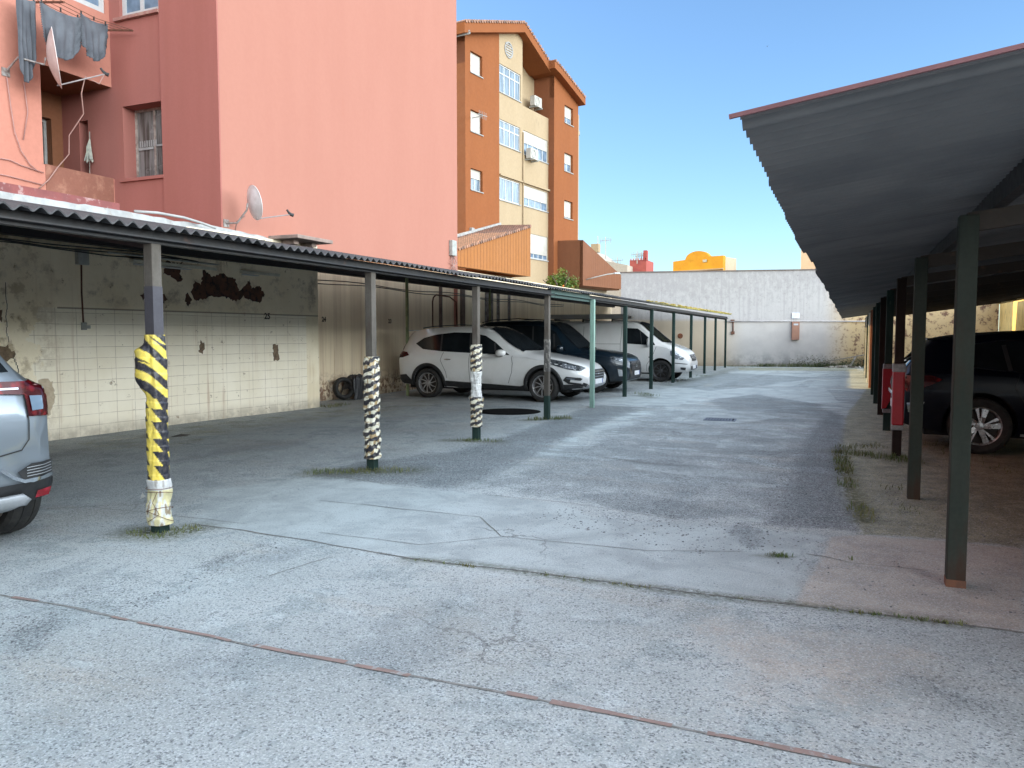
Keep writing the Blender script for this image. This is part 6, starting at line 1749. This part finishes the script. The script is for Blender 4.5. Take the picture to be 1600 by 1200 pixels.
# gable roofs: slab with fascia
def gable(pts, thick, o0, o1, name, tiles=True):
    t = thing_part = None
    top = [(s, z) for s, z in pts]; bot = [(s, z-thick) for s, z in pts]
    mb = MB(); n = len(top)
    for i in range(n-1):
        (a, b), (c, d_) = top[i], top[i+1]
        q = [(a,b-thick),(c,d_-thick),(c,d_),(a,b)]
        mb.prism(q, o0, o1, Mo)
    rf = mb.build(name, MT['orange'], ob)
    tb_ = MB()
    for i in range(n-1):
        (a, b), (c, d_) = top[i], top[i+1]
        k = int(abs(c-a)/.22)
        for j in range(k):
            s_ = a+(c-a)*(j+.5)/k; z_ = b+(d_-b)*(j+.5)/k
            tb_.tube([Mo@Vector((s_, z_+.02, o1+.05)), Mo@Vector((s_, z_+.03, o0))], .085, 6)
    tb_.build('roof_tiles', MT['tile'], rf)
    return rf
gable([(-1.5,16.35),(4.2,18.22),(7.1,16.95)], .50, -9, .40, 'main_roof')
gable([(6.9,17.0),(7.66,16.85),(10.9,15.92)], .42, -9, .78, 'side_roof')
mb = MB(); mb.tube([Mo@Vector((-1.1,16.0,.4)), Mo@Vector((-1.1,16.0,-.9)), Mo@Vector((-1.0,15.2,-1.0))], .10, 8); mb.build('gutter', MT['white'], ob, smooth=True)
mb = MB(); mb.prism([(10.85,14.55),(11.9,14.0),(11.9,14.25),(10.85,14.85)], -5, -.1, Mo); mb.build('eave', MT['cream'], ob)
# the two lean-to stair roofs
mb = MB(); poly3(mb, Mo, [(-4.4,4.52),(2.03,4.48),(2.03,7.02),(-4.4,5.25)], 1.7, 2.0)
poly3(mb, Mo, [(1.83,4.48),(2.03,4.48),(2.03,7.02),(1.83,6.98)], 0, 1.7)
lw = mb.build('lean_to_panel', mat('orange_panel', (.30,.115,.028), (.275,.105,.025), rough=.85, scale=.6, stretch=(6,6,.2)), ob)
mb = MB()
for k in range(34):
    s_ = -4.35+k*.19; z_ = 5.25+(7.02-5.25)*(s_+4.4)/6.43
    mb.tube([Mo@Vector((s_, z_+.03, 2.08)), Mo@Vector((s_, z_+.16, .02))], .085, 6)
mb.build('roof_tiles', MT['tile'], lw)
mb = MB(); mb.bar(Mo@Vector((-4.4,5.55,.06)), Mo@Vector((2.2,7.30,.06)), .14, .16); mb.build('flashing', MT['white'], lw)
mb = MB(); poly3(mb, Mo, [(8.15,4.36),(13.93,4.43),(13.93,5.25),(8.15,6.98)], 1.8, 2.0)
mb.add([Mo@Vector(p) for p in ((8.15,4.36,2.0),(8.15,4.30,0),(8.15,7.05,0),(8.15,6.98,2.0))], [(3,2,1,0)])
poly3(mb, Mo, [(8.16,6.9),(13.93,5.17),(13.93,5.27),(8.16,7.0)], .0, 1.8)
poly3(mb, Mo, [(8.16,4.36),(13.93,4.36),(13.93,4.46),(8.16,4.46)], .0, 1.8)
rw = mb.build('lean_to_panel', mat('brown_panel', (.18,.066,.027), (.168,.061,.025), rough=.85, scale=.6, stretch=(6,6,.2)), ob)
mb = MB(); wallgrid(mb, Mof(.9), -6, 2.2, 0, 4.5); wallgrid(mb, Mof(.9), 9.5, 14, 0, 4.4); mb.build('ground_floor_wall', mat('pale_cream', (.31,.27,.2), (.28,.24,.18), rough=.9, scale=1), ob)
# groove lines of the panels
mb = MB(); grv = mat('groove', (.16,.06,.025), (.14,.05,.02), rough=.9)
for k in range(24):
    s_ = -4.2+k*.265; z_ = 5.25+(7.02-5.25)*(s_+4.4)/6.43; mb.box((s_,4.53,2.0),(s_+.02,z_-.03,2.004), Mo)
mb.build('panel_groove', grv, lw); mb = MB()
for k in range(22):
    s_ = 8.3+k*.26; z_ = 6.98-(6.98-5.25)*(s_-8.15)/5.78; mb.box((s_,4.45,2.0),(s_+.02,z_-.03,2.004), Mo)
mb.build('panel_groove', grv, rw)
def ac(label, M_):
    p = M_ @ Vector((0,0,0)); P_ = ob.location + p
    t = thing('air_conditioner', label, 'air conditioner', P_, 0)
    Ml = M_.copy(); Ml.translation = (0,0,0)
    mb = MB(); mb.box((-.42,-.28,0),(.42,.28,.32), Ml); mb.build('casing', MT['shutter'], t, bevel=.02)
    mb = MB(); mb.lathe([(.24,.0),(.24,.02),(.20,.03),(.19,.0)], 20, Ml @ Matrix.Translation((-.12,0,.32)), closed=True)
    for k in range(6): mb.box((-.32,-.20+.08*k,.32),(.10,-.19+.08*k,.335), Ml)
    mb.build('fan_grille', MT['greybox'], t)
    mb = MB(); mb.box((-.35,-.36,-.1),(-.30,-.28,.4), Ml); mb.box((.30,-.36,-.1),(.35,-.28,.4), Ml); mb.build('bracket', MT['greybox'], t)
ac('air conditioner under the gable roof in the top balcony', Mo @ Matrix.Translation((6.9,14.85,-.6)))
ac('air conditioner below the shuttered windows on the cream bay', Mo @ Matrix.Translation((5.3,11.5,.06)))
aw = thing('wall_antenna', 'small tv antenna outside the middle left shuttered window', 'antenna', ob.location + Mo@Vector((-.3,12.2,.1)))
mb = MB(); ml = Mo.copy(); ml.translation = (0,0,0)
mb.bar(ml@Vector((0,0,-.1)), ml@Vector((0,0,.5)), .03); mb.bar(ml@Vector((-.3,.05,.45)), ml@Vector((.5,.1,.45)), .025)
for k in range(5): mb.bar(ml@Vector((-.2+.15*k,-.1,.45)), ml@Vector((-.2+.15*k,.25,.45)), .015)
mb.build('aerial', MT['white'], aw)
bxl = thing('wall_lamp_box', 'white box on the orange wall above the tiled lean-to', 'box', ob.location + Mo@Vector((-.45,6.4,.0)))
mb = MB(); mb.box((-.12,0,.0),(.12,.4,.14), ml); mb.tube([ml@Vector((0,0,.05)), ml@Vector((.05,-.5,.05))], .025, 6); mb.build('box_body', MT['white'], bxl)
sl = thing('street_lamp', 'street lamp on a curved arm fixed to the brown lean-to panel', 'street lamp', ob.location + Mo@Vector((8.55,4.72,2.0)))
mb = MB(); mb.tube([ml@Vector((0,0,0)), ml@Vector((.3,.15,.5)), ml@Vector((.8,.32,1.0)), ml@Vector((1.3,.40,1.3))], .03, 8); mb.build('arm', MT['greybox'], sl, smooth=True)
mb = MB(); mb.bar(ml@Vector((1.2,.40,1.25)), ml@Vector((1.95,.42,1.7)), .16, .09); mb.build('lamp_head', MT['silverplastic'], sl, bevel=.03)

# ------------------------------------------------------------------ FAR BUILDINGS
MT['yellow'] = mat('ochre_yellow_render', (.50,.25,.012), (.44,.21,.01), rough=.9, scale=.9, stain=(.36,.17,.01), sscale=1.5, slo=.55, shi=.7)
yb = thing('parapet_house', 'ochre yellow rooftop parapet with a curved crest beyond the end wall', 'building', (-7.47, 55, 0))
Mt = frameM((0,0,0), (.94,-.34,0), (0,0,1))
cr = [(-3.95,0),(0,0),(0,6.97),(-.75,6.97),(-1.0,7.0)] + [(-2.0+.95*math.cos(t), 6.86+.56*math.sin(t)) for t in np.linspace(.2, math.pi-.1, 12)] + [(-3.0,6.86),(-3.95,6.80)]
mb = MB(); mb.prism(cr, -.35, 0, Mt); mb.build('parapet', MT['yellow'], yb)
mb = MB(); mb.box((-3.9,0,-2.0),(-.02,6.4,-.35), Mt); mb.box((-.3,6.4,-2.0),(-.02,6.9,-.35), Mt); mb.build('house_body', mat('pale_house', (.46,.37,.26), (.42,.33,.23), rough=.9, scale=1), yb)
mb = MB(); mb.box((-4.1,6.02,.0),(.05,6.10,.16), Mt); mb.build('cornice', MT['cream'], yb)
mb = MB(); mb.box((-1.55,6.6,.0),(-1.25,6.78,.03), Mt); mb.build('plaque', MT['greybox'], yb)
c2 = thing('cream_house', 'pale cream house corner showing between the end wall and the right roof', 'building', (-2.47, 56, 0))
mb = MB(); mb.box((0,0,-6),(7,7.35,0), Mt); mb.build('house_body', mat('cream_sunlit', (.50,.39,.30), (.46,.36,.27), rough=.9, scale=1), c2)
mb = MB(); mb.box((-.08,7.35,-6),(7,7.45,.1), Mt); mb.build('roof_edge', MT['cream'], c2)
rc = thing('rooftop_hut', 'red rooftop hut with a tall chimney behind the end wall', 'rooftop', (-17.9, 70, 0))
mb = MB(); mb.box((0,0,0),(1.55,3,8.35)); mb.build('hut_wall', mat('red_render', (.34,.075,.06), (.3,.065,.05), rough=.9, scale=2), rc)
mb = MB(); mb.box((1.28,0-.05,8.3),(1.6,.5,9.2)); mb.build('chimney', mat('red_chimney', (.34,.06,.05), (.28,.055,.045), rough=.9), rc)
mb = MB()
for k in range(7): mb.box((.08+.23*k,-.05,8.35),(.16+.23*k,.05,8.50))
mb.build('railing', mat('red_rail', (.5,.15,.12), rough=.9), rc)
def mast(x, y, z0, z1, label, yagi=True, g='rooftop tv masts'):
    t = thing('tv_antenna', label, 'antenna', (x,y,0), 0, g)
    mb = MB(); mb.tube([(0,0,z0),(0,0,z1)], .045, 6); mb.build('mast', MT['greybox'], t)
    if yagi:
        mb = MB(); mb.bar((-.6,0,z1-.35),(.6,0,z1-.30),.05)
        for k in range(7): mb.bar((-.5+.16*k,0,z1-.35-.28),(-.5+.16*k,0,z1-.35+.28),.03)
        mb.build('aerial', MT['greybox'], t)
    return t
mast(-20.95,70,5,10.7,'plain bare mast left of the other rooftop antennas', False); mast(-20.2,70,5,10.6,'mast with a large grid aerial above the brown lean-to', True)
mast(-19.6,72,5,8.9,'short far mast with a small aerial', True); mast(-17.2,70,8,9.2,'small aerial on the red rooftop hut, left one'); mast(-16.9,70.5,8,9.1,'small aerial on the red rooftop hut, beside its chimney')
mast(-18.2,74,5,8.5,'lone thin mast left of the red hut', False)
pb = thing('low_house', 'low pale house roof just behind the end wall left corner', 'building', (-21, 68, 0))
mb = MB(); mb.prism([(0,0),(3.4,0),(3.4,7.75),(1.3,8.2),(0,9.2)], -5, 0, frameM((0,0,0),(1,0,0),(0,0,1))); mb.build('house_body', mat('pale_house_b', (.40,.35,.29), (.35,.3,.25), rough=.9), pb)
mb = MB(); mb.box((.05,-.2,9.0),(.75,.5,9.75)); mb.build('chimney', MT['cream'], pb)

# small citrus tree
tr_ = thing('orange_tree', 'small bushy orange tree with fruit rising behind the carport roof', 'tree', (-11.7, 33.5, .35))
mb = MB(); mb.tube([(0,0,0),(.05,.02,1.2),(0,.05,2.2),(.1,0,3.2)], [.12,.10,.08,.05], 8)
for k in range(7):
    a = k*.9; mb.tube([(0,.03,1.9+.15*k),(.5*math.cos(a),.5*math.sin(a),2.7+.15*k),(.9*math.cos(a),.9*math.sin(a),3.1+.14*k)], [.05,.035,.015], 6)
mb.build('trunk', mat('bark', (.12,.09,.07), (.07,.055,.045), rough=.95, scale=10), tr_)
mb = MB(); rng = random.Random(4)
for k in range(60):
    a = rng.random()*6.28; r = .62*math.sqrt(rng.random()); z_ = 2.5+rng.random()*1.45*(1-.35*r)
    leafclump(mb, (r*math.cos(a), r*math.sin(a), z_), .26, 90, .06, rng)
leafclump(mb, (.0,0,4.0), .24, 110, .06, rng); leafclump(mb, (.5,.2,3.6), .3, 100, .06, rng)
mb.build('crown', mat('citrus_leaf', (.065,.13,.015), (.16,.22,.03), rough=.5, scale=2.0, lo=.4, hi=.6), tr_)
mb = MB(); rng = random.Random(9)
for k in range(40):
    a = rng.random()*6.28; r = .7*math.sqrt(rng.random()); z_ = 2.5+rng.random()*.95
    mb.lathe([(.001,-.05),(.04,-.03),(.052,0),(.04,.03),(.001,.05)], 8, Matrix.Translation((r*math.cos(a)+.1, r*math.sin(a)-.2, z_)))
mb.build('fruit', mat('orange_fruit', (.75,.22,.03), (.6,.17,.03), rough=.5), tr_, smooth=True)
# manhole and drain
mh = thing('manhole_cover', 'round black manhole cover in the bay in front of the white car', 'manhole cover', (*gp(795,643), 0))
mb = MB(); mb.lathe([(.001,.009),(.50,.009),(.50,.004),(.62,.004),(.64,-.01)], 48); mb.build('plate', mat('cast_iron', (.006,.006,.007), (.01,.01,.01), rough=.9, scale=18, spec=.05), mh)
gx, gy = gp(1125,656)
dg_ = thing('drain_grate', 'bluish metal drain grate set in the middle of the lane', 'drain', (gx, gy, 0), R(3))
mb = MB()
mb.box((-.27,-.20,.0),(.27,-.17,.012)); mb.box((-.27,.17,.0),(.27,.20,.012)); mb.box((-.27,-.17,.0),(-.24,.17,.012)); mb.box((.24,-.17,.0),(.27,.17,.012))
for k in range(9): mb.box((-.23+.05*k+.004,-.17,.002),(-.23+.05*k+.034,.17,.010))
mb.build('grille', mat('blue_grey_iron', (.09,.11,.16), (.13,.15,.19), rough=.6, scale=12), dg_)
mb = MB(); mb.box((-.26,-.18,-.0),(.26,.18,.0055)); mb.build('sump', MT['void'], dg_)
bb = thing('added_sky_blocker', 'added block out of view behind the camera, darkening reflections', 'building', (-2, -9, 0))  # unseen block added so cars and posts reflect less open sky
mb = MB(); mb.box((-11,-6,0),(9,0,7.2)); mb.build('blocker_wall', mat('blocker_render', (.30,.24,.19), (.25,.2,.16), rough=.9, scale=1), bb)
mb = MB()
for k in range(5):
    for q in range(2): mb.box((-9.5+3.8*k,0,1.2+3.6*q),(-8.2+3.8*k,.02,2.7+3.6*q)); 
mb.build('window', MT['pane'], bb)
bd = thing('flying_bird', 'tiny dark bird high in the blue sky', 'bird', (-5.28, 60, 22.4))
mb = MB(); mb.add([(-.12,0,.10),(0,.05,0),(0,-.05,0),(.10,0,.14),(0,.18,.01),(0,-.14,.0)], [(0,1,2),(3,2,1),(1,4,2),(1,2,5)]); mb.build('body', MT['black'], bd)

px_, py_ = gp(196, 687)
sc_ = thing('paper_scrap', 'crumpled pale paper strip lying at the foot of the tiled wall', 'litter', (px_, py_, 0), R(70))
mb = MB()
for k in range(8): mb.add([(-.2+.05*k,-.03,.006+.012*(k%2)),(-.15+.05*k,-.03,.006+.012*((k+1)%2)),(-.15+.05*k,.035,.008+.012*((k+1)%2)),(-.2+.05*k,.03,.008+.012*(k%2))], [(0,1,2,3)])
mb.build('paper', mat('paper', (.55,.54,.5), (.4,.38,.35), rough=.9), sc_)
px_, py_ = gp(283, 681)
rg = thing('dark_rag', 'flattened dark rag on the ground right of the first post near the tiled wall', 'litter', (px_, py_, 0), R(80))
mb = MB(); rngr = random.Random(12); n_ = 14
for i in range(n_):
    a = 2*math.pi*i/n_; r = rngr.uniform(.7,1.2); mb.v.append((.16*r*math.cos(a), .09*r*math.sin(a), .004))
mb.v.append((0,0,.03)); mb.f = [(i,(i+1)%n_,n_) for i in range(n_)]; mb.m = [0]*n_
mb.build('cloth', mat('rag', (.04,.038,.035), (.08,.07,.06), rough=.95), rg)
